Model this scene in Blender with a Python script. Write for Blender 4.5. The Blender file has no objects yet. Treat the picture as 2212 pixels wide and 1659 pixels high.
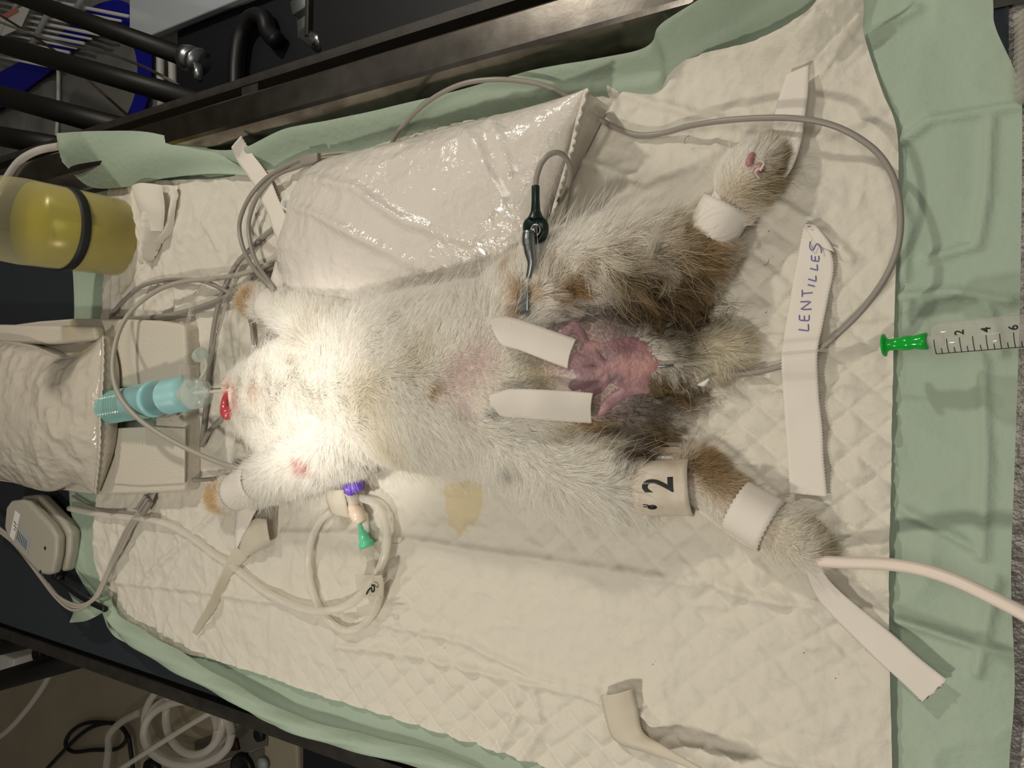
import bpy, math, random
import numpy as np
from mathutils import Vector, Matrix, kdtree
random.seed(7); np.random.seed(7)
SC = bpy.context.scene
COL = SC.collection
# ------------------------------------------------------------------ camera, world, light
F = 1662.0; CX = 1106.0; CY = 829.5; CAMH = 0.5
TILT = math.radians(32.4); S_, C_ = math.sin(TILT), math.cos(TILT)
cd = bpy.data.cameras.new('camera'); cam = bpy.data.objects.new('camera', cd); COL.objects.link(cam)
cd.sensor_width = 36; cd.lens = F/2212*36; cd.clip_start = 0.01
cam.matrix_world = Matrix(((C_,0,S_,0),(0,1,0,0),(-S_,0,C_,CAMH),(0,0,0,1)))
SC.camera = cam
SC.view_settings.view_transform = 'Standard'; SC.view_settings.look = 'None'
SC.view_settings.gamma = 1; SC.view_settings.use_curve_mapping = False
SC.view_settings.exposure = 0.0
def P(u, v, z=0.0):
    xc, yc = (u-CX)/F, (CY-v)/F
    dz = -(C_+S_*xc); t = (z-CAMH)/dz
    return Vector((t*(-S_+C_*xc), t*yc, z))
def px(u, z=0.0):
    return (CAMH-z)/(C_+S_*(u-CX)/F)/F
def lin(c):
    return tuple((x/12.92 if x <= .04045 else ((x+.055)/1.055)**2.4) for x in c)
def hx(h):
    h = h.lstrip('#'); return lin([int(h[i:i+2],16)/255 for i in (0,2,4)])

w = bpy.data.worlds.new('world'); SC.world = w; w.use_nodes = True
bg = w.node_tree.nodes['Background']; bg.inputs[0].default_value = (*lin((.80,.78,.74)),1); bg.inputs[1].default_value = .20
def lamp(name, kind, loc, target, power, size, color, **kw):
    l = bpy.data.lights.new(name, kind); l.energy = power; l.color = color
    o = bpy.data.objects.new(name, l); COL.objects.link(o); o.location = loc
    d = Vector(target)-Vector(loc); o.rotation_euler = d.to_track_quat('-Z','Y').to_euler()
    if kind == 'AREA': l.shape = 'DISK'; l.size = size
    else: l.shadow_soft_size = size
    for k, x in kw.items(): setattr(l, k, x)
    return o
WARM = (1.0,.925,.80)
lamp('ceiling_lamp_left','AREA',(-.74,.92,.84),P(1250,900),7.0,.07,WARM)
lamp('ceiling_lamp_right','AREA',(-.42,-.60,.85),P(1500,1000),4.4,.09,WARM)
lamp('ceiling_lamp_far','AREA',(.15,.1,1.3),P(1300,900),3.8,.5,WARM)
lamp('examination_spot','SPOT',(-.40,-.05,.62),P(675,870,.06),16.0,.02,(1,.95,.88),spot_size=math.radians(25),spot_blend=1.0)

# ------------------------------------------------------------------ helpers
def nmat(name, col, rough=.5, metal=0, trans=0, bump=None, var=None, alpha=1, spec=.5, sss=0, coat=0, ior=1.45, emis=None, attr=None, stretch=None):
    m = bpy.data.materials.new(name); m.use_nodes = True
    nt = m.node_tree; N = nt.nodes; L = nt.links; b = N['Principled BSDF']
    c = (*(hx(col) if isinstance(col,str) else col),1)
    b.inputs['Base Color'].default_value = c
    b.inputs['Roughness'].default_value = rough; b.inputs['Metallic'].default_value = metal
    b.inputs['Transmission Weight'].default_value = trans; b.inputs['Alpha'].default_value = alpha
    b.inputs['Specular IOR Level'].default_value = spec; b.inputs['IOR'].default_value = ior
    b.inputs['Coat Weight'].default_value = coat
    if sss:
        b.inputs['Subsurface Weight'].default_value = sss; b.inputs['Subsurface Scale'].default_value = .004
        b.inputs['Subsurface Radius'].default_value = (1,.5,.4)
    tc = N.new('ShaderNodeTexCoord'); src = tc.outputs['Object']
    if stretch:
        mp = N.new('ShaderNodeMapping'); mp.inputs['Scale'].default_value = stretch; L.new(src, mp.inputs[0]); src = mp.outputs[0]
    if var:   # (colour2, scale, contrast)
        n = N.new('ShaderNodeTexNoise'); n.inputs['Scale'].default_value = var[1]; n.inputs['Detail'].default_value = 5
        L.new(src, n.inputs['Vector'])
        r = N.new('ShaderNodeMapRange'); r.inputs[1].default_value = .5-var[2]/2; r.inputs[2].default_value = .5+var[2]/2
        L.new(n.outputs['Fac'], r.inputs[0])
        mx = N.new('ShaderNodeMix'); mx.data_type = 'RGBA'
        mx.inputs[6].default_value = c; mx.inputs[7].default_value = (*hx(var[0]),1)
        L.new(r.outputs[0], mx.inputs[0]); L.new(mx.outputs[2], b.inputs['Base Color'])
    if attr:
        a = N.new('ShaderNodeAttribute'); a.attribute_name = attr; L.new(a.outputs['Color'], b.inputs['Base Color'])
    if bump:  # list of (scale, strength, distance)
        prev = None
        for sc_, st, di in bump:
            n = N.new('ShaderNodeTexNoise'); n.inputs['Scale'].default_value = sc_; n.inputs['Detail'].default_value = 4
            L.new(src, n.inputs['Vector'])
            bp = N.new('ShaderNodeBump'); bp.inputs['Strength'].default_value = st; bp.inputs['Distance'].default_value = di
            L.new(n.outputs['Fac'], bp.inputs['Height'])
            if prev: L.new(prev.outputs[0], bp.inputs['Normal'])
            prev = bp
        L.new(prev.outputs[0], b.inputs['Normal'])
    return m
def cloth(name, col, var=None, bump=None, translucent=.25, rough=.8):
    m = nmat(name, col, rough, var=var, bump=bump, spec=.25)
    nt = m.node_tree; N = nt.nodes; L = nt.links; b = N['Principled BSDF']; out = N['Material Output']
    t = N.new('ShaderNodeBsdfTranslucent'); t.inputs[0].default_value = (*hx(col),1)
    mx = N.new('ShaderNodeMixShader'); mx.inputs[0].default_value = translucent
    L.new(b.outputs[0], mx.inputs[1]); L.new(t.outputs[0], mx.inputs[2]); L.new(mx.outputs[0], out.inputs[0])
    return m
def clear(name, col, alpha=.35, rough=.15, milk=.3):
    """thin clear plastic: see-through body with glossy skin"""
    m = bpy.data.materials.new(name); m.use_nodes = True
    nt = m.node_tree; N = nt.nodes; L = nt.links; b = N['Principled BSDF']; out = N['Material Output']
    b.inputs['Base Color'].default_value = (*hx(col),1); b.inputs['Roughness'].default_value = rough
    tr = N.new('ShaderNodeBsdfTransparent'); tr.inputs[0].default_value = (*hx(col),1)
    lw = N.new('ShaderNodeLayerWeight'); lw.inputs[0].default_value = .35
    r = N.new('ShaderNodeMapRange'); r.inputs[3].default_value = alpha; r.inputs[4].default_value = min(1,alpha+.3)
    L.new(lw.outputs['Facing'], r.inputs[0])
    mx = N.new('ShaderNodeMixShader'); L.new(r.outputs[0], mx.inputs[0]); L.new(tr.outputs[0], mx.inputs[1]); L.new(b.outputs[0], mx.inputs[2])
    L.new(mx.outputs[0], out.inputs[0])
    return m

def mesh_obj(name, verts, faces, mat, parent=None, smooth=True, mod=None):
    base = Vector((0,0,0))
    if parent is not None: base = parent['_base'] if '_base' in parent else (0,0,0)
    b = np.array(base, dtype=float)
    v = np.asarray([tuple(x) for x in verts] if not isinstance(verts, np.ndarray) else verts, dtype=float)
    org = b
    if parent is None:
        org = np.array([ (v[:,0].min()+v[:,0].max())/2, (v[:,1].min()+v[:,1].max())/2, v[:,2].min() ])
    me = bpy.data.meshes.new(name)
    me.from_pydata((v-org).tolist(), [], faces if isinstance(faces, list) else faces.tolist())
    if mat: me.materials.append(mat)
    if smooth: me.polygons.foreach_set('use_smooth', [True]*len(me.polygons))
    me.update()
    o = bpy.data.objects.new(name, me); COL.objects.link(o)
    if parent is not None:
        o.parent = parent; o['_base'] = tuple(org)
    else:
        o.location = org; o['_base'] = tuple(org)
    return o
def tag(o, label=None, cat=None, group=None, kind=None):
    for k, x in (('label',label),('category',cat),('group',group),('kind',kind)):
        if x: o[k] = x
    return o
def thing(name, label, cat, loc, group=None):
    o = bpy.data.objects.new(name, None); COL.objects.link(o); o.location = loc; o.empty_display_size = .01
    o['_base'] = tuple(loc)
    return tag(o, label, cat, group)
def crv(pts, n=8, closed=False):
    """Catmull-Rom through points"""
    p = [np.array(tuple(x), float) for x in pts]; out = []; m = len(p)
    rng = range(m) if closed else range(m-1)
    for i in rng:
        if closed: a,b,c,d = p[(i-1)%m],p[i],p[(i+1)%m],p[(i+2)%m]
        else: a,b,c,d = p[max(i-1,0)],p[i],p[i+1],p[min(i+2,m-1)]
        for k in range(n):
            t = k/n; out.append(.5*((2*b)+(-a+c)*t+(2*a-5*b+4*c-d)*t*t+(-a+3*b-3*c+d)*t**3))
    if not closed: out.append(p[-1])
    return np.array(out)
def resample(c, n):
    d = np.r_[0, np.cumsum(np.linalg.norm(np.diff(c,axis=0),axis=1))]
    t = np.linspace(0, d[-1], n)
    return np.stack([np.interp(t, d, c[:,k]) for k in range(c.shape[1])],1)
def sweep(c, r, segs=12, cap=True, flat=1.0):
    """tube geometry along polyline c (n,3); r scalar or (n,)"""
    n = len(c); r = np.full(n, r) if np.isscalar(r) else np.asarray(r)
    t = np.gradient(c, axis=0); t /= np.linalg.norm(t,axis=1)[:,None]+1e-12
    up = np.array([0,0,1.]) if abs(t[0][2]) < .9 else np.array([0,1.,0])
    V = []; nrm = np.cross(np.cross(t[0], up), t[0]); nrm /= np.linalg.norm(nrm)
    for i in range(n):
        nrm = nrm - t[i]*np.dot(nrm,t[i]); nrm /= np.linalg.norm(nrm)+1e-12
        b = np.cross(t[i], nrm)
        for k in range(segs):
            a = 2*math.pi*k/segs
            V.append(c[i]+r[i]*(math.cos(a)*nrm*flat+math.sin(a)*b))
    Fc = [[i*segs+k, i*segs+(k+1)%segs, (i+1)*segs+(k+1)%segs, (i+1)*segs+k] for i in range(n-1) for k in range(segs)]
    if cap:
        Fc.append(list(range(segs))[::-1]); Fc.append([(n-1)*segs+k for k in range(segs)])
    return np.array(V), Fc
def tube(name, pts, r, mat, parent=None, n=8, segs=12, smooth_curve=True):
    c = crv(pts, n) if smooth_curve else np.array([tuple(x) for x in pts], float)
    V, Fc = sweep(c, r if np.isscalar(r) else np.interp(np.linspace(0,1,len(c)), np.linspace(0,1,len(r)), r), segs)
    return mesh_obj(name, V, Fc, mat, parent)
def pxs(lst, z=.004):
    """pixel polyline -> world, item (u,v) or (u,v,z)"""
    return [P(p[0], p[1], p[2] if len(p) > 2 else z) for p in lst]
def lathe(name, prof, a, axis, mat, parent=None, segs=28):
    """profile list (dist along axis, radius) from point a along axis"""
    ax = Vector(axis).normalized(); c = np.array([tuple(Vector(a)+ax*d) for d, _ in prof])
    n = len(prof); up = Vector((0,0,1)) if abs(ax.z) < .9 else Vector((0,1,0))
    n1 = ax.cross(up).normalized(); n2 = ax.cross(n1)
    V = [tuple(Vector(c[i])+(n1*math.cos(2*math.pi*k/segs)+n2*math.sin(2*math.pi*k/segs))*prof[i][1]) for i in range(n) for k in range(segs)]
    Fc = [[i*segs+k, (i+1)*segs+k, (i+1)*segs+(k+1)%segs, i*segs+(k+1)%segs] for i in range(n-1) for k in range(segs)]
    if prof[0][1] > 1e-6: Fc.append(list(range(segs)))
    if prof[-1][1] > 1e-6: Fc.append([(n-1)*segs+k for k in range(segs)][::-1])
    return mesh_obj(name, V, Fc, mat, parent)
def autosmooth(o, ang=35):
    me = o.data
    try: me.set_sharp_from_angle(angle=math.radians(ang))
    except Exception: pass
    return o
def bevel(o, w_, seg=2):
    m = o.modifiers.new('bevel','BEVEL'); m.width = w_; m.segments = seg; m.limit_method = 'ANGLE'; m.angle_limit = math.radians(35)
    return o
def solid(o, t, off=1):
    m = o.modifiers.new('solid','SOLIDIFY'); m.thickness = t; m.offset = off
    return o
def prism(name, poly, z0, z1, mat, parent=None, bev=.0):
    """poly: xy list, straight prism between z0 and z1"""
    n = len(poly); V = [(p[0],p[1],z0) for p in poly]+[(p[0],p[1],z1) for p in poly]
    Fc = [[i,(i+1)%n,n+(i+1)%n,n+i] for i in range(n)]+[list(range(n))[::-1], [n+i for i in range(n)]]
    a = sum(poly[i][0]*poly[(i+1)%n][1]-poly[(i+1)%n][0]*poly[i][1] for i in range(n))
    if a < 0: Fc = [f[::-1] for f in Fc]
    o = mesh_obj(name, V, Fc, mat, parent, smooth=bool(bev))
    if bev: bevel(o, bev, 3); autosmooth(o)
    return o
def obox(name, c, ax, ay, az, mat, parent=None, bev=0):
    """oriented box: centre c, half-axis vectors"""
    c, ax, ay, az = Vector(c), Vector(ax), Vector(ay), Vector(az)
    V = [c+ax*i+ay*j+az*k for i in (-1,1) for j in (-1,1) for k in (-1,1)]
    Fc = [[0,1,3,2],[4,6,7,5],[0,4,5,1],[2,3,7,6],[0,2,6,4],[1,5,7,3]]
    if ax.cross(ay).dot(az) < 0: Fc = [f[::-1] for f in Fc]
    o = mesh_obj(name, V, Fc, mat, parent, smooth=bool(bev))
    if bev: bevel(o, bev, 3)
    return o
_lat = {}
def vn(x, y, s, seed=0):
    """smooth value noise 0..1"""
    if seed not in _lat: _lat[seed] = np.random.RandomState(seed+11).rand(256,256)
    g = _lat[seed]; x = np.asarray(x)*s+37.3; y = np.asarray(y)*s+19.7
    i = np.floor(x).astype(int); j = np.floor(y).astype(int); fx = x-i; fy = y-j
    fx = fx*fx*(3-2*fx); fy = fy*fy*(3-2*fy)
    a=g[i%256,j%256]; b=g[(i+1)%256,j%256]; c=g[i%256,(j+1)%256]; d=g[(i+1)%256,(j+1)%256]
    return (a*(1-fx)+b*fx)*(1-fy)+(c*(1-fx)+d*fx)*fy
def ridged(x, y, s, seed, pw=4):
    a = vn(x,y,s,seed)*.65+vn(x,y,s*2.3,seed+1)*.35
    return (1-np.abs(2*a-1))**pw
def seglines(x, y, polys):
    """min distance to polylines"""
    d = np.full(x.shape, 9.)
    for pl in polys:
        q = [P(a,b) for a,b in pl]
        for a, b in zip(q[:-1], q[1:]):
            ex, ey = b.x-a.x, b.y-a.y; L2 = ex*ex+ey*ey+1e-12
            t = np.clip(((x-a.x)*ex+(y-a.y)*ey)/L2,0,1)
            d = np.minimum(d, np.hypot(x-a.x-t*ex, y-a.y-t*ey))
    return d
def coons(top, bot, left, right, nu, nv, zfun=None, decay=0, lvl=-.0012):
    """curves as world (n,3): top & bot run left->right, left & right run top->bot"""
    T = resample(top,nu); B = resample(bot,nu); Lf = resample(left,nv); R = resample(right,nv)
    s = np.linspace(0,1,nu)[:,None,None]; t = np.linspace(0,1,nv)[None,:,None]
    G = (1-t)*T[:,None]+t*B[:,None]+(1-s)*Lf[None]+s*R[None] \
        -((1-s)*(1-t)*T[0]+s*(1-t)*T[-1]+(1-s)*t*B[0]+s*t*B[-1])
    if decay:
        ss, tt_ = s[:,:,0]+0*t[:,:,0], t[:,:,0]+0*s[:,:,0]
        wg = np.exp(-(tt_/decay)**2)+np.exp(-((1-tt_)/decay)**2)+np.exp(-(ss/decay/.7)**2)+np.exp(-((1-ss)/decay/.7)**2)
        G[:,:,2] = (G[:,:,2]-lvl)*wg.clip(0,1)+lvl
    if zfun is not None: G[:,:,2] += zfun(s[:,:,0]+0*t[:,:,0], t[:,:,0]+0*s[:,:,0], G[:,:,0], G[:,:,1])
    V = G.reshape(-1,3)
    i = np.arange(nu-1)[:,None]; j = np.arange(nv-1)[None,:]; k = (i*nv+j)
    Fc = np.stack([k, k+1, k+nv+1, k+nv],-1).reshape(-1,4)
    return V, Fc, G
def edge(lst, z=0.0, n=10):
    return crv(pxs(lst, z), n)

# ------------------------------------------------------------------ materials
M = {}
M['pad'] = cloth('white_pad', '#d9d3c6', bump=[(260,.5,.0012),(1400,.3,.0003)], translucent=.12, rough=.75)
M['green'] = cloth('green_backing', '#acbdaa', bump=[(160,.45,.0015),(900,.25,.0004)], translucent=.2, rough=.5)
M['green_under'] = M['green']
M['steel'] = nmat('brushed_steel', (.40,.37,.33), .17, metal=1, bump=[(90,.06,.001)], var=('#77716a',40,.6))
M['steel_shaded'] = nmat('shaded_steel', (.055,.065,.08), .30, metal=.6, bump=[(60,.1,.001)])  # same stainless in shade: dark room reflection put into the base colour
M['frame'] = nmat('frame_paint', '#23221f', .5, metal=.3, var=('#35322d',60,.5), bump=[(300,.2,.0005)])
M['black_paint'] = nmat('black_tube', '#100d0b', .5, metal=.2)
M['zinc'] = nmat('zinc', (.30,.32,.33), .34, metal=1, bump=[(200,.2,.0005)])
M['tape'] = cloth('tape', '#e4ddd3', bump=[(1500,.35,.0003)], translucent=.12)
M['tape_shade'] = cloth('tape_thin', '#ddd5c4', bump=[(1500,.35,.0003)], translucent=.3)
M['cable'] = nmat('grey_cable', '#8d877f', .38)
M['cable2'] = nmat('pale_cable', '#a39c90', .42)
M['bag'] = nmat('white_film', '#d6cfc6', .16, bump=[(38,.5,.005),(120,.8,.0022),(380,.35,.0005)], coat=.5, sss=.0)
M['foam'] = nmat('foam', '#cfc8ba', .6, bump=[(900,.5,.0006)], var=('#bfb7a8',500,.5))
M['teal'] = nmat('teal_plastic', '#9ccfd1', .3, trans=0, spec=.5)
M['teal_clear'] = clear('teal_clear', '#c4ebe8', .30)
M['clear'] = clear('clear_plastic', '#f4f2ee', .10, .06)
M['milky'] = clear('milky_plastic', '#ebe6da', .40, .25)
M['silicone'] = clear('silicone_tube', '#f5f2ec', .32, .2)
M['liquid'] = nmat('yellow_liquid', '#a8a21a', .25, spec=.5)
M['bottle'] = clear('bottle_plastic', '#efe9cc', .12, .3)
M['black'] = nmat('black_plastic', '#0d0d0f', .45)
M['blackband'] = nmat('black_rubber', '#161719', .55)
M['ink'] = nmat('ink', '#16171a', .6)
M['ink_blue'] = nmat('ink_violet', '#6a62a8', .7)
M['red'] = nmat('tongue', '#b9474f', .18, sss=.05, coat=.5)
M['grn_conn'] = clear('green_hub', '#17b23c', .75, .15)
M['mint'] = clear('mint_cannula', '#6fdcae', .8, .2)
M['purple'] = nmat('purple_cap', '#6a45c0', .35)
M['peach'] = nmat('peach_connector', '#ead6c0', .25, sss=.1)
M['lead'] = nmat('dark_green_rubber', '#12231f', .35)
M['floor'] = nmat('floor_vinyl', '#a89c88', .5, var=('#978b78',6,.6))
M['navy'] = nmat('blue_print', '#0a1296', .45)
M['sack'] = nmat('grey_sack', '#8f8f8a', .4, var=('#6f6e6a',14,.6), bump=[(40,.3,.004)])
M['white_p'] = nmat('white_plastic', '#d9d8d4', .4)
M['greybox'] = nmat('grey_case', '#a39e91', .4)
M['paper'] = cloth('tissue', '#e0dace', bump=[(120,.4,.0015)], translucent=.2)
M['skin'] = nmat('skin', '#d9a39c', .45, sss=.15, attr='col', bump=[(500,.4,.0006)])
M['plate'] = nmat('old_band', '#cfc6b8', .45, var=('#a4927a',45,.5))
M['dirt'] = nmat('dirt', '#3a2a18', .8)

# ------------------------------------------------------------------ setting
FZ = -.55
fl = mesh_obj('floor', [(-3,-3,FZ),(2,-3,FZ),(2,3,FZ),(-3,3,FZ)], [[0,1,2,3]], M['floor'], smooth=False); tag(fl, kind='structure')
wl = mesh_obj('wall_left', [(-3,-3,FZ),(-3,3,FZ),(-3,3,2.2),(-3,-3,2.2)], [[0,1,2,3]], nmat('wall_paint','#8f8a80',.8), smooth=False); tag(wl, kind='structure')

# operating tray: upper and lower flanks share the table's long axis (world X)
tray = thing('operating_table', 'steel tray table with raised rims under the green pad', 'table', (-.6,0,-.02))
def yz(u, v, z): return P(u,v,z).y, z
X0, X1 = -2.2, .35
def strip(name, prof, mat, parent, taper=None):
    V = []; n = len(prof)
    xs = np.linspace(X0, X1, 120)
    for x in xs:
        k = 1 if taper is None else float(np.clip((taper[1]-x)/(taper[1]-taper[0]),0,1))
        for (y, z) in prof: V.append((x,y,z if z < -.006 else (z+.006)*k-.006))
    Fc = [[i*n+k, i*n+k+1, (i+1)*n+k+1, (i+1)*n+k] for i in range(len(xs)-1) for k in range(n-1)]
    o = mesh_obj(name, V, Fc, mat, parent, smooth=True); autosmooth(o, 25)
    return o
zr = .028
yb = P(740,276,0).y; yw = P(740,205,zr).y; yo = P(740,140,zr).y
strip('rim', [(yb-.02,-.004),(yb-.006,-.002),(yb,0.002),(yw-.002,zr-.002),(yw+.001,zr),(yo-.001,zr),(yo+.001,zr-.002),(yo+.001,zr-.03)], M['steel'], tray, (P(1500,0,zr).x,P(1640,0,zr).x))
lb = P(0,1290,0).y; lw = P(0,1325,zr*.6).y; lo = P(0,1345,zr*.6).y
lyb = P(600,1490,0).y
y0_, y1_, y2_, y3_ = P(0,1262,-.008).y, P(0,1322,-.002).y, P(0,1345,-.002).y, P(0,1347,-.002).y
rim2 = strip('rim', [(y0_+.02,-.008),(y0_,-.0075),(y1_,-.003),(y1_-.002,-.0025),(y2_,-.0025),(y3_,-.005),(y3_,-.03)][::-1], M['steel_shaded'], tray)
X1 = .004
strip('tray_floor', [(yb-.005,-.008),(y0_+.01,-.008)], M['steel_shaded'], tray)
X1 = .35
obar1 = P(740,118,-.0).y; obar2 = P(740,98,-.0).y
fz = .0
strip('side_rail', [(obar2,fz-.03),(obar2,fz),(obar1,fz),(obar1,fz-.03)][::-1], M['frame'], tray)
ly2 = lyb-.052-.012
ly2 = y3_-.008
strip('side_rail', [(ly2,-.04),(ly2,-.006),(ly2-.014,-.006),(ly2-.014,-.04)], M['frame'], tray)
# bracket between rail and rim
c = P(545,200,-.004); obox('bracket', c, (.012,0,0),(0,.012,0),(0,0,.003), M['frame'], tray)

# ------------------------------------------------------------------ underpad
CREASES = [[(220,1250),(420,1270),(620,1300),(820,1340),(1010,1380),(1150,1450),(1330,1500)],
           [(620,1150),(760,1150),(900,1165),(1060,1190),(1200,1210),(1400,1240),(1500,1255)],
           [(740,1390),(900,1410),(1060,1450),(1250,1490),(1400,1540)],
           [(1500,1240),(1640,1290),(1760,1305)],[(1480,1590),(1620,1620),(1800,1659)],
           [(330,1240),(420,1160),(500,1080)],[(1300,190),(1500,250),(1700,300)],[(1530,120),(1610,95)],
           [(1440,480),(1700,330),(1900,250)],[(1640,420),(1760,480),(1840,560)],
           [(1240,340),(1400,400),(1560,330)],[(1105,1450),(1130,1530),(1100,1590),(1060,1659)],[(1160,1480),(1180,1560),(1130,1640)],
           [(300,480),(330,560),(280,640)],[(420,420),(400,520)],[(470,400),(450,480),(480,540)]]
GREENCR = [[(1940,310),(2010,260),(2212,230)],[(1870,80),(1980,20)],[(2000,560),(2110,530),(2130,420),(2140,240)],
           [(1945,640),(2060,630),(2180,650)],[(2130,650),(2160,760)],[(2120,770),(2130,1000),(2120,1200)],[(1940,1340),(2100,1390),(2190,1410)],
           [(2150,1250),(2110,1450)],[(1930,400),(1960,480),(1950,600)],[(240,640),(170,680)],[(1950,1100),(2100,1180)]]
DEEP = [[(1385,230),(1560,200),(1500,160)],[(1260,300),(1210,480)]]
def pad_z(s, t, x, y, amp=1.0):
    h = .0022*(vn(x,y,14,1)-.5)+.0016*(vn(x,y,37,2)-.5)
    rg = np.clip((x+.25)/-.5, .35, 1.0)       # more crumpled to the left
    h = h + rg*.0030*(ridged(x*1.0,y*.55,30,3,3)-.3) + rg*.0016*(ridged(y*.8,x,60,5,3)-.3)
    d = seglines(x,y,CREASES); h = h + .0030*np.exp(-(d/.0035)**2)
    return h*amp
def quilt(x, y):
    a = math.radians(48); sp = .0185
    p = (x*math.cos(a)+y*math.sin(a))/sp + .55*vn(x,y,9,7); q = (x*math.cos(-a)+y*math.sin(-a))/sp + .55*vn(x,y,9,8)
    dp = np.abs(p-np.round(p))*sp; dq = np.abs(q-np.round(q))*sp
    m = np.clip((vn(x,y,9,9)-.12)*3,0,1)
    g = np.maximum(np.exp(-(dp/.0011)**2), np.exp(-(dq/.0011)**2))
    puff = .0013*np.sin(np.pi*(p-np.floor(p)))*np.sin(np.pi*(q-np.floor(q)))
    return (1.25*puff-.0013*g)*m*np.clip(.35+1.6*vn(x,y,7,77),.4,1.2)+.0016*(ridged(x*.8,y,45,12,3)-.3)+.0009*(ridged(x,y*.8,95,14,3)-.3)
wt = edge([(232,400),(300,392),(470,386),(535,372),(620,362),(740,338),(850,303),(1000,265),(1150,235),(1260,207),(1370,165),(1480,128,.007),(1600,96,.014),(1680,62,.019),(1750,15,.026),(1810,-80,.031),(1860,-150,.032)],.004)
wb = edge([(236,1284),(300,1375),(400,1410),(500,1437),(620,1475),(740,1517),(870,1557),(1000,1597),(1220,1668),(1500,1760),(1932,1880)],.004)
wl_ = edge([(232,400),(226,600),(222,690),(212,850),(210,1065),(206,1200),(236,1284)],.003)
wr = edge([(1860,-150,.032),(1866,20,.014),(1868,80,.005),(1905,195),(1936,275),(1941,400),(1932,700),(1926,1000),(1921,1300),(1928,1659),(1932,1880)],.003)
V, Fc, G = coons(wt,wb,wl_,wr,460,330,lambda s,t,x,y: pad_z(s,t,x,y)+quilt(x,y)*np.clip((x+.75)/.3,.25,1),.05,.004)
pad = thing('underpad', 'green bordered white quilted absorbent pad spread under the rabbit', 'pad', (-.6,0,0))
wp = mesh_obj('absorbent_sheet', V, Fc, M['pad'], pad)
def padh(x, y):
    return .004+float(pad_z(0,0,np.array([x]),np.array([y]))[0])
gt = edge([(122,288,.037),(200,284,.037),(300,283,.034),(380,299,.020),(460,323,.014),(530,318,.015),(620,277,.016),(750,252,.017),(950,206,.018),(1130,157,.019),(1270,130,.020),(1395,102,.022),(1420,60,.026),(1450,35,.030),(1540,-20,.032),(1650,-90,.032),(1900,-200,.032),(2130,-220,.032)])
gb = edge([(226,1300,.006),(238,1365,.010),(282,1394,.012),(350,1425,.013),(420,1462,.014),(500,1512,.014),(580,1560,.014),(740,1612,.014),(960,1662,.014),(1300,1760,.01),(2180,1880,0)])
gl = edge([(122,288,.037),(130,335,.030),(140,420,.001),(155,560,0),(160,690,0),(150,900,0),(150,1075,0),(163,1150,.001),(168,1200,.002),(162,1225,.002),(226,1300,.006)])
gr = edge([(2130,-220,.032),(2145,0,.006),(2150,60),(2190,150),(2207,215),(2206,500),(2202,700),(2192,1000),(2184,1250),(2192,1480),(2180,1659),(2180,1880)],0.0)
def gz(s,t,x,y):
    h = .0012*(vn(x,y,20,21)-.5)*1+.0028*(ridged(x,y*.7,24,22,3)-.3)*.7
    d = seglines(x,y,GREENCR); h = h+.0035*np.exp(-(d/.003)**2)
    edge_t = np.exp(-(t/.05)**2); edge_b = np.exp(-((1-t)/.05)**2)
    h = h*(np.clip((x+.12)/.02,0,1)*.9+.1+.9*(edge_t+edge_b).clip(0,1)*.6)
    # long folds parallel to the upper and lower borders
    h = h+.005*np.exp(-((t-.03-.012*np.sin(9*s))/.012)**2)*np.clip((s-.5)*6,0,1)
    return h
V, Fc, G = coons(gt,gb,gl,gr,420,300,gz,.03)
gp = mesh_obj('backing_sheet', V, Fc, M['green'], pad)
# rolled fold of the backing along the lower-left border
def roll(name, centre, wid, mat, parent, hgt=.008, n=60, m=9):
    c = resample(crv(pxs(centre),8), n); t = np.gradient(c,axis=0); t/=np.linalg.norm(t,axis=1)[:,None]
    side = np.cross(t,[0,0,1]); side/=np.linalg.norm(side,axis=1)[:,None]; W = np.interp(np.linspace(0,1,n),np.linspace(0,1,len(wid)),wid)
    V = []
    for i in range(n):
        for j in range(m):
            a = j/(m-1)*2-1
            V.append(c[i]+side[i]*a*W[i]+np.array([0,0,hgt*(1-a*a)**.7+.0012*math.sin(i*.7+j*1.3)]))
    Fc = [[i*m+j,(i+1)*m+j,(i+1)*m+j+1,i*m+j+1] for i in range(n-1) for j in range(m-1)]
    return mesh_obj(name, V, Fc, mat, parent)
roll('border_fold', [(232,1290,.012),(262,1350,.012),(330,1398,.012),(430,1455,.012),(540,1515,.012),(640,1565,.012),(780,1605,.011),(960,1650,.010),(1100,1700,.009)], [.004,.012,.012,.009,.008,.008,.008,.008,.006], M['green'], pad, .009)
# free flap corner at lower left
fv = edge([(145,1272,.010),(175,1285,.014),(232,1300,.012)],n=6); fb = edge([(150,1345,.010),(190,1340,.014),(235,1315,.010)],n=6)
V, Fc, G = coons(fv,fb,edge([(145,1272,.010),(160,1310,.016),(150,1345,.010)],n=6),edge([(232,1300,.012),(235,1315,.010)],n=6),16,10,lambda s,t,x,y:.004*np.sin(s*6)*np.sin(t*3.1))
mesh_obj('border_flap', V, Fc, M['green'], pad)
# upper left raised flap of the backing lying folded over the white
ft = edge([(122,288,.038),(200,284,.038),(300,283,.036),(385,300,.024),(460,325,.012),(540,374,.008)],n=6)
fb = edge([(134,350,.034),(190,402,.014),(270,405,.010),(350,385,.014),(450,375,.010),(545,380,.008)],n=6)
V, Fc, G = coons(ft,fb,edge([(122,288,.038),(127,315,.038),(134,350,.034)],n=6),edge([(540,374,.008),(545,380,.008)],n=6),60,20,
   lambda s,t,x,y:(.008*np.sin(t*3.14)*(1-s)+.002*np.sin(s*9+t*5))*np.sin(s*3.14).clip(0,1)**.5)
mesh_obj('border_flap', V, Fc, M['green'], pad)
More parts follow.
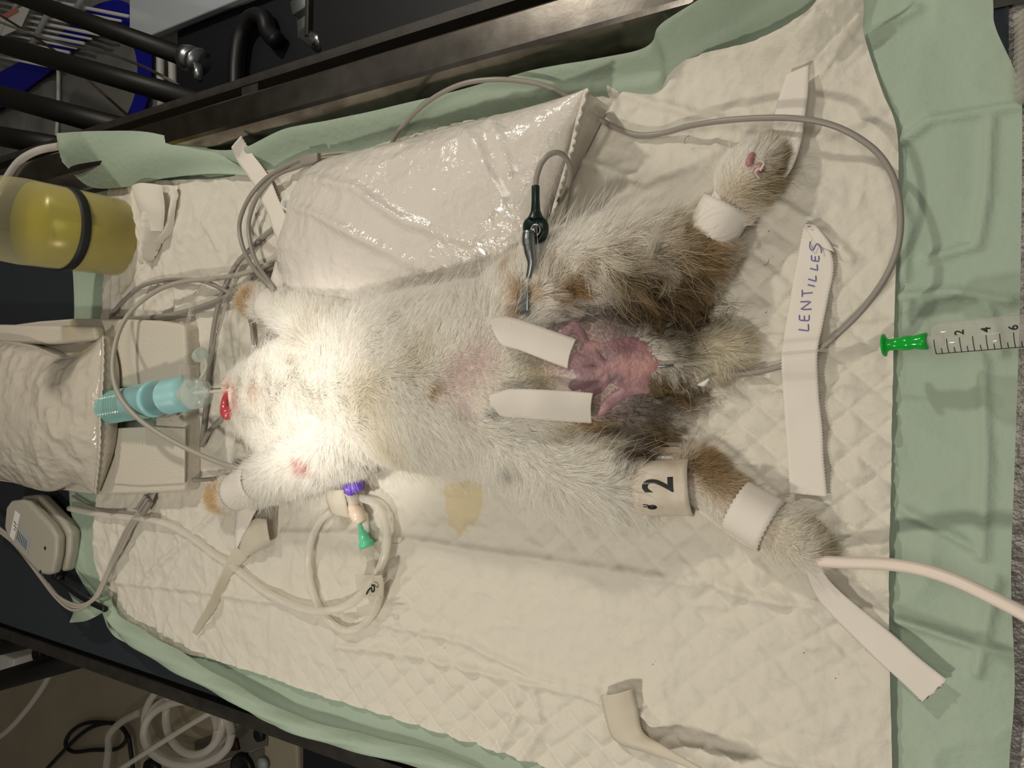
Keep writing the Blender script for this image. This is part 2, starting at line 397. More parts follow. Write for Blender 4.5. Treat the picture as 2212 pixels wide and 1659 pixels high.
# yellowish dried stain on the pad and small dark specks
st = crv(pxs([(968,1050),(1000,1040),(1048,1045),(1052,1085),(1040,1120),(1022,1148),(1012,1144),(1000,1160),(990,1138),(978,1132),(976,1112),(968,1104),(972,1080)],.0),6,closed=True)
st = [(p[0],p[1],padh(p[0],p[1])+.0013) for p in st]; cc = np.mean(st,axis=0)
M['stain'] = clear('stain', '#fdf8ea', .0, .7)
mesh_obj('stain', np.array(st+[tuple(cc)]), [[i,(i+1)%len(st),len(st)] for i in range(len(st))], M['stain'], pad)

# ------------------------------------------------------------------ rabbit
CHAINS = []   # (list of world pts, radii, vertical scale)
def chain(pts, vs=1.0): CHAINS.append((pts, vs))
BODY = [(508,843,.034,.011),(530,845,.040,.019),(560,845,.042,.026),(600,842,.044,.033),(650,838,.046,.042),(710,832,.046,.050),(780,826,.046,.056),(870,822,.044,.062),(960,820,.042,.065),(1050,815,.040,.064),(1130,808,.036,.058),(1210,800,.032,.050),(1290,795,.027,.040),(1360,790,.022,.030),(1410,785,.018,.022)]
chain(BODY,.66)
chain([(505,870,.032,.009),(530,880,.034,.017),(570,890,.034,.024),(620,890,.036,.034)],.8)
chain([(740,760,.040,.034),(690,720,.034,.025),(640,685,.028,.016),(600,668,.024,.0138),(565,655,.022,.0125),(546,650,.022,.0115)],.9)
chain([(740,930,.042,.034),(690,965,.036,.028),(630,1000,.030,.022),(575,1030,.026,.017),(530,1055,.022,.0150),(492,1070,.018,.0135),(472,1076,.016,.0115)],.9)
chain([(1130,690,.030,.038),(1200,630,.030,.034),(1290,590,.028,.029),(1380,570,.026,.025),(1460,565,.024,.022),(1520,552,.022,.017),(1548,510,.022,.0125),(1562,470,.022,.0125),(1592,420,.022,.0150),(1622,378,.020,.0165),(1648,350,.018,.012)],.9)
chain([(1440,595,.020,.020),(1500,590,.018,.014)],.9)
chain([(1400,600,.020,.022),(1420,650,.016,.016),(1450,680,.010,.010)],.7)
chain([(1120,930,.032,.040),(1200,985,.030,.034),(1280,1018,.026,.027),(1340,1045,.022,.020),(1430,1053,.018,.0145),(1500,1040,.016,.0125),(1550,1058,.014,.0130),(1610,1100,.014,.0120),(1660,1132,.016,.0130),(1705,1160,.016,.0150),(1742,1185,.013,.011)],.9)
chain([(1495,1000,.012,.007),(1530,1020,.012,.009)],.9)
chain([(1400,780,.012,.020),(1460,775,.010,.017),(1530,765,.008,.015),(1575,758,.007,.011)],.6)
chain([(1380,700,.010,.022),(1430,690,.008,.017),(1475,705,.007,.010)],.6)
chain([(1370,890,.010,.022),(1420,885,.008,.017),(1470,860,.007,.012)],.6)
chain([(560,930,.016,.010),(560,960,.012,.009),(545,950,.010,.006)],.8)
import bmesh
bm = bmesh.new(); CS = []; CD = []
for pts, vs in CHAINS:
    A = np.array([[*P(p[0],p[1],p[2]), p[3]] for p in pts]); Q = crv(A[:, :4], 1) if False else A
    d = np.r_[0,np.cumsum(np.linalg.norm(np.diff(A[:,:3],axis=0),axis=1))]
    n = max(6,int(d[-1]/.005)); t = np.linspace(0,d[-1],n)
    Q = np.stack([np.interp(t,d,A[:,k]) for k in range(4)],1)
    T = np.gradient(Q[:,:3],axis=0); T/=np.linalg.norm(T,axis=1)[:,None]
    CS.append(Q); CD.append(T)
    for q in Q:
        bmesh.ops.create_icosphere(bm, subdivisions=3, radius=1, matrix=Matrix.Translation(q[:3])@Matrix.Diagonal((q[3],q[3],q[3]*vs,1)))
CSA = np.concatenate(CS); CDA = np.concatenate(CD)
me = bpy.data.meshes.new('tmp'); bm.to_mesh(me); bm.free()
tmp = bpy.data.objects.new('tmp', me); COL.objects.link(tmp)
rm = tmp.modifiers.new('r','REMESH'); rm.mode = 'VOXEL'; rm.voxel_size = .0026
sm = tmp.modifiers.new('s','SMOOTH'); sm.factor = .6; sm.iterations = 9
dg = bpy.context.evaluated_depsgraph_get(); me2 = bpy.data.meshes.new_from_object(tmp.evaluated_get(dg))
bpy.data.objects.remove(tmp, do_unlink=True)
nv = len(me2.vertices); RV = np.empty(nv*3); me2.vertices.foreach_get('co',RV); RV = RV.reshape(-1,3)
RF = [list(p.vertices) for p in me2.polygons]; RV[:,2] = np.maximum(RV[:,2], .0035)
RN = np.empty(nv*3); me2.vertices.foreach_get('normal',RN); RN = RN.reshape(-1,3)
from mathutils.bvhtree import BVHTree
BV = BVHTree.FromPolygons([tuple(v) for v in RV], RF)
def topz(x, y):
    h = BV.ray_cast(Vector((x,y,.5)), Vector((0,0,-1)))
    return h[0].z if h[0] is not None else -1
def onbody(u, v, off=0.0):
    o_ = Vector((0,0,CAMH)); d_ = (P(u,v,0)-o_).normalized(); h = BV.ray_cast(o_, d_)
    return h[0].z+off if h[0] is not None else .006
rabbit = thing('rabbit', 'white rabbit lying on its back with legs taped out, tan and brown stained hindquarters', 'rabbit', tuple(P(900,825,0)))

# colour patches of the coat: (u, v, z, radius m, colour, weight)
BASEC = np.array(hx('#fbf8f2'))
PATCH = [
 (800,860,.08,.030,'#e8dfc4',.7),(830,960,.07,.025,'#e8ddbd',.6),(680,720,.06,.03,'#e9e2d0',.6),(560,850,.06,.014,'#eed5c2',.55),(512,855,.04,.014,'#e9aea2',1.3),(535,860,.04,.012,'#efc4b6',.8),(540,930,.03,.018,'#efe2bf',.6),
 (970,820,.09,.022,'#e3d3cc',.9),(1020,780,.085,.020,'#e2d1ca',.9),(1000,890,.08,.012,'#dccfc9',.7),(925,835,.09,.006,'#c6a370',.8),(910,850,.09,.005,'#c6a370',.8),(880,770,.09,.02,'#e6dcc6',.6),
 (1130,790,.08,.022,'#d9d0b4',.8),(1160,830,.075,.014,'#d6cba8',.8),(1100,600,.05,.009,'#cfae78',.7),(1110,650,.06,.012,'#c99d63',.8),(1090,690,.07,.008,'#c99a60',.8),(1150,650,.055,.008,'#b98f4a',.7),(1210,640,.055,.012,'#a87f3e',.85),(1240,625,.05,.010,'#9c7436',.8),(1200,595,.05,.012,'#cfc2ad',.6),(1260,580,.05,.009,'#b59a58',.6),
 (1045,895,.08,.004,'#7b7a7c',.9),(1050,900,.08,.003,'#6a6a6e',.9),(1115,1000,.05,.006,'#8f8a84',.6),
 (1300,755,.035,.022,'#a98d8b',1.6),(1250,760,.035,.020,'#b29a96',1.2),(1340,720,.03,.018,'#9f8a86',1.2),(1370,860,.02,.016,'#a08a84',1.0),(1330,880,.03,.012,'#b0938c',1.0),(1320,560,.05,.020,'#cdbf9f',.5),(1340,610,.045,.020,'#8a6c3a',.85),(1400,620,.04,.020,'#6b512a',.9),(1450,630,.035,.018,'#5d4624',.95),(1490,600,.03,.014,'#8a6a3a',.85),(1500,630,.02,.012,'#8f7544',.9),(1370,650,.03,.020,'#5f4c30',.9),(1420,660,.02,.018,'#54412a',.95),(1460,670,.01,.016,'#5c4526',.95),
 (1480,530,.04,.020,'#c0a273',.8),(1530,540,.03,.018,'#b8965f',.85),(1540,570,.02,.014,'#a98a55',.85),(1430,540,.045,.018,'#cdbb95',.7),(1420,500,.045,.02,'#ddd4c0',.5),(1250,700,.05,.020,'#b3a7a0',.75),(1300,690,.04,.020,'#a99c92',.8),(1350,680,.03,.015,'#b5a790',.7),(1230,740,.05,.02,'#b09c96',.7),(1330,870,.04,.020,'#b5a79c',.8),(1300,930,.04,.014,'#bfae93',.7),
 (1240,920,.055,.010,'#b98d4f',.8),(1270,930,.05,.010,'#ab8040',.85),(1200,930,.06,.012,'#cdbb8c',.7),(1400,930,.02,.018,'#7d6338',.9),(1370,960,.03,.014,'#8a744a',.8),(1360,990,.03,.010,'#5e4426',.95),(1350,1005,.03,.008,'#604628',.95),(1300,960,.04,.018,'#cfc3a3',.6),(1390,870,.02,.012,'#8d8b8a',.9),(1410,890,.02,.012,'#6f6c68',.9),
 (1430,830,.02,.014,'#8f7647',.9),(1460,860,.01,.018,'#755a30',.95),(1500,840,.01,.014,'#7d6236',.9),(1480,700,.01,.018,'#5b4424',.95),(1530,700,.01,.012,'#80653a',.9),(1440,720,.015,.014,'#a99a80',.8),(1400,700,.02,.015,'#b6a88f',.8),(1560,755,.012,.024,'#f2ead2',2.5),(1530,745,.012,.016,'#e8dcbb',1.5),(1585,765,.01,.012,'#f0e6cc',1.5),(1480,760,.015,.014,'#8b7a5c',.8),(1590,740,.01,.012,'#dccdab',.9),(1560,700,.01,.007,'#8a6b3e',.8),(1560,800,.008,.010,'#8b6d40',.9),(1600,770,.008,.008,'#a98b58',.8),
 (1500,1000,.02,.014,'#a8834a',.95),(1530,1020,.02,.014,'#b18f58',.9),(1560,1040,.02,.014,'#c5a878',.8),(1590,1060,.02,.012,'#d3bd96',.7),(1600,1100,.02,.012,'#e0d3b8',.7),(1738,1118,.02,.007,'#a8925a',.8),(1765,1145,.02,.009,'#b39c66',.8),(1780,1190,.015,.009,'#bba676',.8),(1690,1160,.02,.02,'#efe8d8',1.2),
 (1690,360,.02,.012,'#ad9360',.95),(1670,400,.02,.012,'#b39a68',.9),(1650,300,.02,.010,'#c1a97c',.8),(1700,330,.02,.008,'#a89060',.9),(1600,440,.02,.016,'#d6c5a2',.6),(1640,430,.02,.014,'#cbb78d',.6),
 (540,660,.024,.013,'#dcb87c',1.0),(560,650,.022,.011,'#d9b274',1.0),(530,690,.02,.010,'#dfbd84',1.0),(475,1080,.02,.016,'#ebc98a',1.0),(490,1070,.02,.014,'#eac582',1.0),(460,1065,.02,.012,'#f0d8a8',1.0),(455,1095,.014,.012,'#edcf96',1.0),
 (555,960,.012,.009,'#dcb97c',.9),(700,990,.04,.008,'#e0a8a0',.9),(715,985,.04,.006,'#dd9a94',.9),(575,700,.015,.004,'#b98a50',.8)]
def coat(x, y):
    Ccol = np.tile(BASEC,(len(x),1)); 
    Wt = np.zeros(len(x)); Acc = np.zeros((len(x),3))
    for u,v,z,r,c_,wg in PATCH:
        p = P(u,v,z); g = wg*np.exp(-((x-p.x)**2+(y-p.y)**2)/(r*.62)**2)
        ck = np.array(hx(c_))**.76; ck = ck*.8+ck.mean()*.2; Acc += g[:,None]*ck; Wt += g
    k = np.minimum(Wt,1)[:,None]
    Acc = Acc**1.0
    return Ccol*(1-k)+Acc/np.maximum(Wt,1e-6)[:,None]*k
# short or bare zones: (u,v,z,r,lengthfactor)
SHORT = [(980,820,.085,.028,.30),(1020,780,.085,.022,.3),(1010,880,.08,.016,.35),(1290,790,.04,.036,.10),(1340,790,.04,.030,.08),(1220,770,.05,.030,.2),(1300,710,.04,.022,.3),(1330,860,.04,.024,.3),(1240,840,.05,.025,.2),(1390,790,.02,.018,.15),
         (512,855,.04,.013,.10),(540,855,.05,.018,.3),(590,850,.05,.02,.55),(1560,480,.02,.016,.3),(1610,390,.02,.03,.5),(1630,1110,.02,.018,.3),(1710,1160,.02,.03,.5),(1550,1050,.02,.02,.55),(530,1055,.02,.014,.3),(480,1075,.02,.02,.55),(600,668,.02,.014,.3),(550,655,.02,.016,.7),(1430,1055,.02,.020,.1),(1480,1050,.02,.012,.1),(1540,560,.02,.02,.5)]
cols = coat(RV[:,0],RV[:,1])
pink = np.array(hx('#cfa8a0'))
# skin under the coat shows pinker where the fur is short
def shortness(x,y):
    f = np.ones(len(x))
    for u,v,z,r,k in SHORT:
        p = P(u,v,z); g = np.exp(-((x-p.x)**2+(y-p.y)**2)/(r*.8)**2); f = f*(1-g*(1-k))
    return f.clip(.06,1)
sh = shortness(RV[:,0],RV[:,1])[:,None]
vc = cols*(.55+.45*sh)+pink*.45*(1-sh)
body = mesh_obj('body', RV, RF, M['skin'], rabbit)
ca = body.data.color_attributes.new('col','FLOAT_COLOR','POINT')
ca.data.foreach_set('color', np.c_[vc, np.ones(nv)].ravel())

# fur: real strands rooted on the body
def grow(name, V, Fcs, N, parent, lenf, mat, dense=None, seed=5, guard=0):
    tri = []
    for f in Fcs:
        tri.append(f[:3]); 
        if len(f) == 4: tri.append([f[0],f[2],f[3]])
    tri = np.array(tri); a,b,c = V[tri[:,0]],V[tri[:,1]],V[tri[:,2]]
    nn = np.cross(b-a,c-a); ar = np.linalg.norm(nn,axis=1)/2; nn = nn/(2*ar[:,None]+1e-15)
    wgt = ar*(nn[:,2]>-.35)
    if dense is not None: wgt = wgt*dense((a+b+c)/3)
    rs = np.random.RandomState(seed)
    ti = rs.choice(len(tri), N, p=wgt/wgt.sum()); r1 = np.sqrt(rs.rand(N)); r2 = rs.rand(N)
    R = a[ti]*(1-r1)[:,None]+b[ti]*(r1*(1-r2))[:,None]+c[ti]*(r1*r2)[:,None]; nr = nn[ti]
    # growth direction from nearest limb axis
    kd = kdtree.KDTree(len(CSA)); 
    for i,q in enumerate(CSA): kd.insert(q[:3], i)
    kd.balance()
    kk = kdtree.KDTree(7000); ci = rs.choice(N,7000,replace=False)
    for i,j in enumerate(ci): kk.insert(R[j], i)
    kk.balance()
    near = np.empty(N,int); cl = np.empty(N,int)
    for i in range(N):
        q = R[i]; near[i] = kd.find(q)[1]; cl[i] = kk.find(q)[1]
    ax = CDA[near].copy()
    out = R-CSA[near,:3]; out[:,2] *= .3
    out /= np.linalg.norm(out,axis=1)[:,None]+1e-9
    d = ax*.75+out*.55
    sw = (vn(R[:,0],R[:,1],28,31)-.5)*1.7+(vn(R[:,0],R[:,1],75,32)-.5)*1.2   # cowlicks turn the direction
    cs,sn = np.cos(sw),np.sin(sw); dx = d[:,0]*cs-d[:,1]*sn; dy = d[:,0]*sn+d[:,1]*cs; d = np.c_[dx,dy,d[:,2]]
    d = d-nr*np.sum(d*nr,axis=1)[:,None]; d /= np.linalg.norm(d,axis=1)[:,None]+1e-9
    d = d+nr*(.55+.3*rs.rand(N))[:,None]+rs.randn(N,3)*(.16+.22*guard)
    d /= np.linalg.norm(d,axis=1)[:,None]
    L = lenf(R)*(.65+.5*rs.rand(N))
    K = 5; tt = np.linspace(0,1,K)
    messy = np.zeros(N)
    for u,v,z,r,m_ in [(1400,630,.04,.05,1),(1250,630,.05,.03,.8),(1450,860,.02,.03,.9),(1370,950,.03,.03,1),(1480,700,.01,.03,.6),(1300,690,.04,.03,.7),(715,990,.04,.012,.5)]:
        p = P(u,v,z); messy = np.maximum(messy, m_*np.exp(-((R[:,0]-p.x)**2+(R[:,1]-p.y)**2)/(r*.8)**2))
    Rc = R[ci]; dc = d[ci]; Lc = L[ci]; tipc = Rc+dc*Lc[:,None]
    crnd = rs.randn(7000,3)*.35
    Pn = np.empty((N,K,3))
    for k,t in enumerate(tt):
        q = R+d*(L*t)[:,None]
        q[:,2] -= .25*L*t*t                       # droop
        curl = (crnd[cl]*(L*t*t)[:,None])*messy[:,None]*.9
        ph = t*5+crnd[cl,0]*9
        curl += np.c_[np.sin(ph),np.cos(ph),0*ph]*(L*.16*t)[:,None]*messy[:,None]
        q = q+curl
        cm = .5*t*t*(.6+.6*messy)
        tc = Rc[cl]+dc[cl]*(Lc[cl]*t)[:,None]+curl; tc[:,2] -= .25*L*t*t
        q = q*(1-cm)[:,None]+tc*cm[:,None]
        q[:,2] = np.maximum(q[:,2], .0055)
        Pn[:,k] = q
    Pn[:,0] = R-nr*.0006
    hc = bpy.data.hair_curves.new(name); hc.add_curves([K]*N)
    base = np.array(parent['_base'])
    hc.attributes['position'].data.foreach_set('vector', (Pn-base).ravel())
    ra = hc.attributes.get('radius') or hc.attributes.new('radius','FLOAT','POINT')
    rad = np.array([1,.95,.8,.55,.15])*.00013
    ra.data.foreach_set('value', (np.tile(rad,N)*(1+.5*np.repeat(messy,K))).ravel())
    cc = coat(R[:,0]+rs.randn(N)*.0012,R[:,1]+rs.randn(N)*.0012)
    cc = cc*(1+.22*(rs.rand(N,1)-.5))*(1-.25*messy[:,None]*crnd[cl,1:2].clip(-.8,.8))
    at = hc.attributes.new('col','FLOAT_COLOR','CURVE'); at.data.foreach_set('color', np.c_[cc.clip(0,1),np.ones(N)].ravel())
    hc.materials.append(mat)
    o = bpy.data.objects.new(name, hc); COL.objects.link(o); o.parent = parent
    return o
fm = bpy.data.materials.new('fur'); fm.use_nodes = True
nt = fm.node_tree; N_ = nt.nodes; b = N_['Principled BSDF']; b.inputs['Roughness'].default_value = .55; b.inputs['Specular IOR Level'].default_value = .25
at = N_.new('ShaderNodeAttribute'); at.attribute_name = 'col'; nt.links.new(at.outputs['Color'], b.inputs['Base Color'])
tr = N_.new('ShaderNodeBsdfTranslucent'); nt.links.new(at.outputs['Color'], tr.inputs[0])
mx = N_.new('ShaderNodeMixShader'); mx.inputs[0].default_value = .5
nt.links.new(b.outputs[0], mx.inputs[1]); nt.links.new(tr.outputs[0], mx.inputs[2]); nt.links.new(mx.outputs[0], N_['Material Output'].inputs[0])
LONG = [(1250,540,.05,.04,1.5),(1350,530,.05,.04,1.35),(1400,640,.03,.04,1.25),(640,1000,.03,.04,1.35),(720,1020,.03,.02,1.2),(560,950,.03,.02,1.2),(540,660,.02,.012,1.4),(1300,1080,.03,.04,1.3)]
def lenf(R):
    f = shortness(R[:,0],R[:,1])
    for u,v,z,r,k in LONG:
        p = P(u,v,z); f = f*(1+(k-1)*np.exp(-((R[:,0]-p.x)**2+(R[:,1]-p.y)**2)/(r*.8)**2))
    return .0138*f
def band_free(c):
    m = np.ones(len(c))
    for a,bb,rr in [((1378,1055,.03),(1492,1050,.02),.03),((1585,1090,.02),(1668,1125,.02),.02),((1520,500,.02),(1590,455,.02),.02),((512,1063,.02),(552,1045,.02),.02),((586,668,.02),(616,680,.02),.018)]:
        A,B = np.array(P(*a)),np.array(P(*bb)); e = B-A; t = ((c-A)@e)/(e@e)
        d = np.linalg.norm(c-(A+np.clip(t,0,1)[:,None]*e),axis=1); m[(t>.12)&(t<.88)&(d<rr)] = 0
    return m
fur = grow('fur', RV, RF, 380000, rabbit, lenf, fm, band_free); tag(fur, kind='stuff')
wd_ = grow('guard_hair', RV, RF, 9000, rabbit, lambda R: lenf(R)*1.9, fm, band_free, seed=9, guard=1); tag(wd_, kind='stuff')

def blob(name, items, mat, parent, vox=.0012, sm_it=5, vs=1.0):
    bm = bmesh.new()
    for pts in items:
        A = np.array([[*P(p[0],p[1],p[2]), p[3]] for p in pts])
        if len(A) > 1:
            d = np.r_[0,np.cumsum(np.linalg.norm(np.diff(A[:,:3],axis=0),axis=1))]
            n = max(4,int(d[-1]/.0015)); t = np.linspace(0,d[-1],n); A = np.stack([np.interp(t,d,A[:,k]) for k in range(4)],1)
        for q in A: bmesh.ops.create_icosphere(bm, subdivisions=2, radius=1, matrix=Matrix.Translation(q[:3])@Matrix.Diagonal((q[3],q[3],q[3]*vs,1)))
    me = bpy.data.meshes.new('t'); bm.to_mesh(me); bm.free(); t = bpy.data.objects.new('t', me); COL.objects.link(t)
    r = t.modifiers.new('r','REMESH'); r.mode='VOXEL'; r.voxel_size=vox; s = t.modifiers.new('s','SMOOTH'); s.factor=.5; s.iterations=sm_it
    m2 = bpy.data.meshes.new_from_object(t.evaluated_get(bpy.context.evaluated_depsgraph_get())); bpy.data.objects.remove(t, do_unlink=True)
    v = np.empty(len(m2.vertices)*3); m2.vertices.foreach_get('co', v); f = [list(p.vertices) for p in m2.polygons]
    return mesh_obj(name, v.reshape(-1,3), f, mat, parent)
M['pinkskin'] = nmat('pink_skin', '#b98c86', .45, sss=.2, var=('#94646e',90,.5), bump=[(420,.35,.0006)])
M['foldskin'] = nmat('fold_skin','#b98586',.38,sss=.06,attr='col',bump=[(150,.8,.0022),(420,.5,.0008)])
def ob_(l): return [(u,v,onbody(u,v,-r*.72+.001),r) for u,v,r in l]
blob('inguinal_skin', [ob_(q_) for q_ in [
  [(1214,724,.0055),(1238,712,.0070),(1256,728,.0050),(1264,745,.0040),(1300,752,.0035),(1330,745,.0040),(1365,742,.0055),(1390,760,.0075)],
  [(1262,742,.004),(1280,760,.004),(1300,785,.004)],
  [(1225,790,.0050),(1245,778,.0085),(1272,772,.0085),(1292,785,.0055)],
  [(1238,830,.0060),(1258,822,.0080),(1280,812,.0080),(1302,800,.0060)],
  [(1262,850,.004),(1290,835,.006),(1310,815,.0055)],
  [(1305,792,.0055),(1330,785,.0095),(1360,780,.0125),(1390,786,.0110),(1412,790,.0065),(1424,791,.0035)],
  [(1330,820,.005),(1370,826,.005),(1395,822,.004)],[(1320,765,.010),(1380,768,.011)],[(1325,808,.010),(1380,810,.010)],[(1250,800,.008),(1285,795,.010)],
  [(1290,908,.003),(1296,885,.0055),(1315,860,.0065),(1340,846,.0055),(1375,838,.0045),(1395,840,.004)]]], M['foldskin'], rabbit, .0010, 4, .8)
IG = bpy.data.objects['inguinal_skin']; iv_ = np.array([tuple(p.co) for p in IG.data.vertices])+np.array(IG['_base'])
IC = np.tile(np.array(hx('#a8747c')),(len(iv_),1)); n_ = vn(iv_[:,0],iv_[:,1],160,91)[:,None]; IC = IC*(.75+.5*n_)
for u,v,r_,c_ in [(1350,785,.012,'#cf8f8a'),(1390,785,.010,'#d3938c'),(1240,722,.007,'#c5868c'),(1265,775,.007,'#bd8b8d'),(1265,820,.007,'#c096a0'),(1310,745,.005,'#c98f88'),(1360,748,.009,'#8a5864'),(1325,765,.006,'#86626c'),(1340,818,.005,'#83606a'),(1305,790,.003,'#86505e'),(1420,790,.005,'#bf7a76'),(1300,880,.006,'#b98284')]:  # own skin tones, plus recess shade put in as darker purple
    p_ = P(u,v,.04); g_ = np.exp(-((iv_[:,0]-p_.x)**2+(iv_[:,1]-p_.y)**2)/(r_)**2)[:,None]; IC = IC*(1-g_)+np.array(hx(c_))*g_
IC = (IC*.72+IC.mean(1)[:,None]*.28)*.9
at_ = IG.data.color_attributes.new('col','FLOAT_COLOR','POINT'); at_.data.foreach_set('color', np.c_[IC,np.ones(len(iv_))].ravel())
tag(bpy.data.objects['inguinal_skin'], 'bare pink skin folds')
t_ = blob('tongue', [[(492,846,.050,.0022),(486,862,.050,.0030),(484,876,.050,.0036),(487,888,.050,.0052),(492,894,.050,.0062),(500,896,.048,.0045)]], M['red'], rabbit, .0008, 5)
tag(t_, 'glossy red tongue tip')
M['lip'] = nmat('lip_skin', '#e6c6bb', .45, sss=.03, bump=[(500,.3,.0005)])
blob('upper_lip', [[(500,818,.046,.005),(490,832,.046,.0055),(484,850,.044,.0045),(481,868,.041,.0035),(487,884,.039,.003)]], M['lip'], rabbit, .0009, 4)
blob('lower_lip', [[(505,845,.052,.0055),(508,860,.050,.0065),(512,878,.045,.006),(515,892,.040,.004)]], M['lip'], rabbit, .001, 5)
# toes pads on upper hind paw
blob('toe_pad', [[(1619,352,.036,.0026),(1624,337,.034,.0026)]], M['pinkskin'], rabbit, .0007, 3)
blob('toe_pad', [[(1634,372,.034,.0024),(1643,362,.033,.0028)]], M['pinkskin'], rabbit, .0007, 3)
M['claw'] = nmat('claw', '#cdbfae', .3)
for a in ([(1642,368,.040),(1650,352,.042),(1638,346,.043)],[(1640,385,.036),(1632,372,.041),(1642,362,.043)],[(1712,1178,.034),(1724,1186,.034),(1728,1200,.031)]):
    tube('claw', pxs(a), [.0009,.0007,.0003], M['claw'], rabbit, 5, 8)

# ------------------------------------------------------------------ tapes
def ribbon(name, left, right, mat, parent=None, n=40, m=7, z=.006, saw=.0004, ragged=0, bulge=0.0, wr=.0006, drape=0):
    """strip between two pixel edges, tiny saw teeth along both long sides, ragged cut at the far end"""
    A = resample(edge(left,z),n*3); B = resample(edge(right,z),n*3); N3 = n*3
    V = []
    for i in range(N3):
        a, b = A[i].copy(), B[i].copy(); e = (b-a)/(np.linalg.norm(b-a)+1e-9); s = saw if i%2 else -saw
        a = a-e*s; b = b+e*s
        for j in range(m):
            t = j/(m-1); p = a*(1-t)+b*t
            if ragged and i == N3-1:
                tg = A[-1]-A[-4]; tg /= np.linalg.norm(tg)+1e-9; p = p+tg*ragged*random.uniform(-1,1)
            p[2] += bulge*math.sin(math.pi*t)+wr*(float(vn(p[0],p[1],70,41))-.5)*2
            V.append(p)
    if drape:
        for p in V: p[2] = max(p[2], topz(p[0],p[1])+drape)
    Fc = [[i*m+j,i*m+j+1,(i+1)*m+j+1,(i+1)*m+j] for i in range(N3-1) for j in range(m-1)]
    o = mesh_obj(name, np.array(V), Fc, mat, parent); solid(o, .0004, 0)
    return o
tapeL = thing('tape_strip', 'long white tape strip lettered in violet ink, holding the grey cable', 'tape', tuple(P(1740,780,0)))
tls_=ribbon('strip', [(1736,486,.010),(1722,560,.009),(1708,640,.009),(1694,720,.011),(1688,775,.015),(1691,840,.010),(1697,930,.009),(1702,1000,.009),(1706,1066,.009)],
       [(1760,486,.010),(1800,560,.009),(1790,640,.009),(1778,700,.011),(1766,762,.015),(1768,840,.010),(1777,930,.009),(1780,1000,.009),(1787,1073,.009)], M['tape'], tapeL, 60, 11)
ribbon('folded_end', [(1736,484,.012),(1745,500,.011),(1765,530,.0105)],[(1760,484,.011),(1790,520,.011),(1803,545,.0105)], M['tape'], tapeL, 10, 5)
GL = {'L':[[(0,1),(0,0),(.6,.05)]],'E':[[(.55,1),(0,1),(0,0),(.6,0)],[(0,.5),(.5,.5)]],'N':[[(0,0),(0,1),(.6,0),(.6,1)]],'T':[[(.3,0),(.3,1)],[(0,1),(.65,1)]],'I':[[(0,0),(0,1)]],
      'S':[[(.9,1.35),(.35,1.45),(.0,1.05),(.35,.75),(.75,.5),(.55,-.1),(-.1,-.25)]]}
wp_ = [(1763,712),(1768,684),(1765,660),(1769,626),(1761,598),(1766,578),(1767,562),(1771,544),(1771,524)]
let = [('L',(1725,712),(1747,715),24),('E',(1727,692),(1748,693),20),('N',(1729,669),(1753,668),28),('T',(1733,641),(1755,639),22),('I',(1745,615),(1760,619),10),('L',(1746,603),(1763,608),20),('L',(1750,580),(1766,584),20),('E',(1753,563),(1769,565),20),('S',(1757,543),(1772,545),22)]
TB = BVHTree.FromPolygons([tuple(v_.co+Vector(tls_['_base'])) for v_ in tls_.data.vertices], [list(p_.vertices) for p_ in tls_.data.polygons])
sq = []
for ch, top, bot, wd in let:
    (u1,v1),(u0,v0) = top, bot
    for st_ in GL[ch]:
        pts = []
        for gx,gy in st_:
            u = u0+(u1-u0)*gy; v = v0+(v1-v0)*gy-gx*wd
            o_ = Vector((0,0,CAMH)); h_ = TB.ray_cast(o_, (P(u,v,0)-o_).normalized())[0]
            pts.append(h_+Vector((0,0,.0018 if ch=='S' else .00045)) if h_ is not None else P(u,v,.0115))
        c = crv(pts,4) if ch == 'S' else np.array([tuple(p) for p in pts])
        V,Fc = sweep(resample(c,14 if ch=='S' else 10), .00036, 6); sq.append((V,Fc))
def join(name, lst, mat, parent):
    V=[];Fc=[];o=0
    for v,f in lst:
        V.append(v); Fc += [[i+o for i in q] for q in f]; o += len(v)
    return mesh_obj(name, np.concatenate(V), Fc, mat, parent)
join('lettering', sq+[sweep(np.array([tuple(P(1744,489,.0135)),tuple(P(1751,489,.0135))]),.0003,6)], M['ink_blue'], tls_)

ta = ribbon('tape_strip', [(520,293,.022),(543,328,.012),(580,380,.010),(606,440,.010),(625,490,.010),(632,540,.010),(600,650,.030)],
       [(500,318,.022),(515,352,.012),(548,400,.010),(570,445,.010),(588,490,.010),(598,540,.010),(575,640,.030)], M['tape'], None, 40, 7)
tag(ta, 'white tape strip running from the green border down to the tan upper front paw', 'tape')
def wrap(name, a, b, ra, rb, label, vs=.95, a0=-30, a1=210, pad_=.0012, parent=None, saw=.0005):
    """tape band wrapped round a limb from a to b (world points)"""
    a, b = np.array(P(*a)), np.array(P(*b)); ax = b-a; L = np.linalg.norm(ax); ax /= L
    side = np.cross([0,0,1],ax); side /= np.linalg.norm(side); up = np.cross(ax,side); V=[]; n=40; m=8
    for j in range(m):
        t = j/(m-1); r = ra*(1-t)+rb*t+pad_
        for i in range(n):
            g = math.radians(a0+(a1-a0)*i/(n-1)); p = a+(b-a)*t+side*math.cos(g)*r+up*math.sin(g)*r*vs
            if j in (0,m-1): p = p+ax*(saw if i%2 else -saw)
            p[2] = max(p[2], .004); V.append(p)
    Fc = [[j*n+i,j*n+i+1,(j+1)*n+i+1,(j+1)*n+i] for j in range(m-1) for i in range(n-1)]
    o = mesh_obj(name, np.array(V), Fc, M['tape'], parent); solid(o,.0005,0)
    if label: tag(o, label, 'tape')
    return o
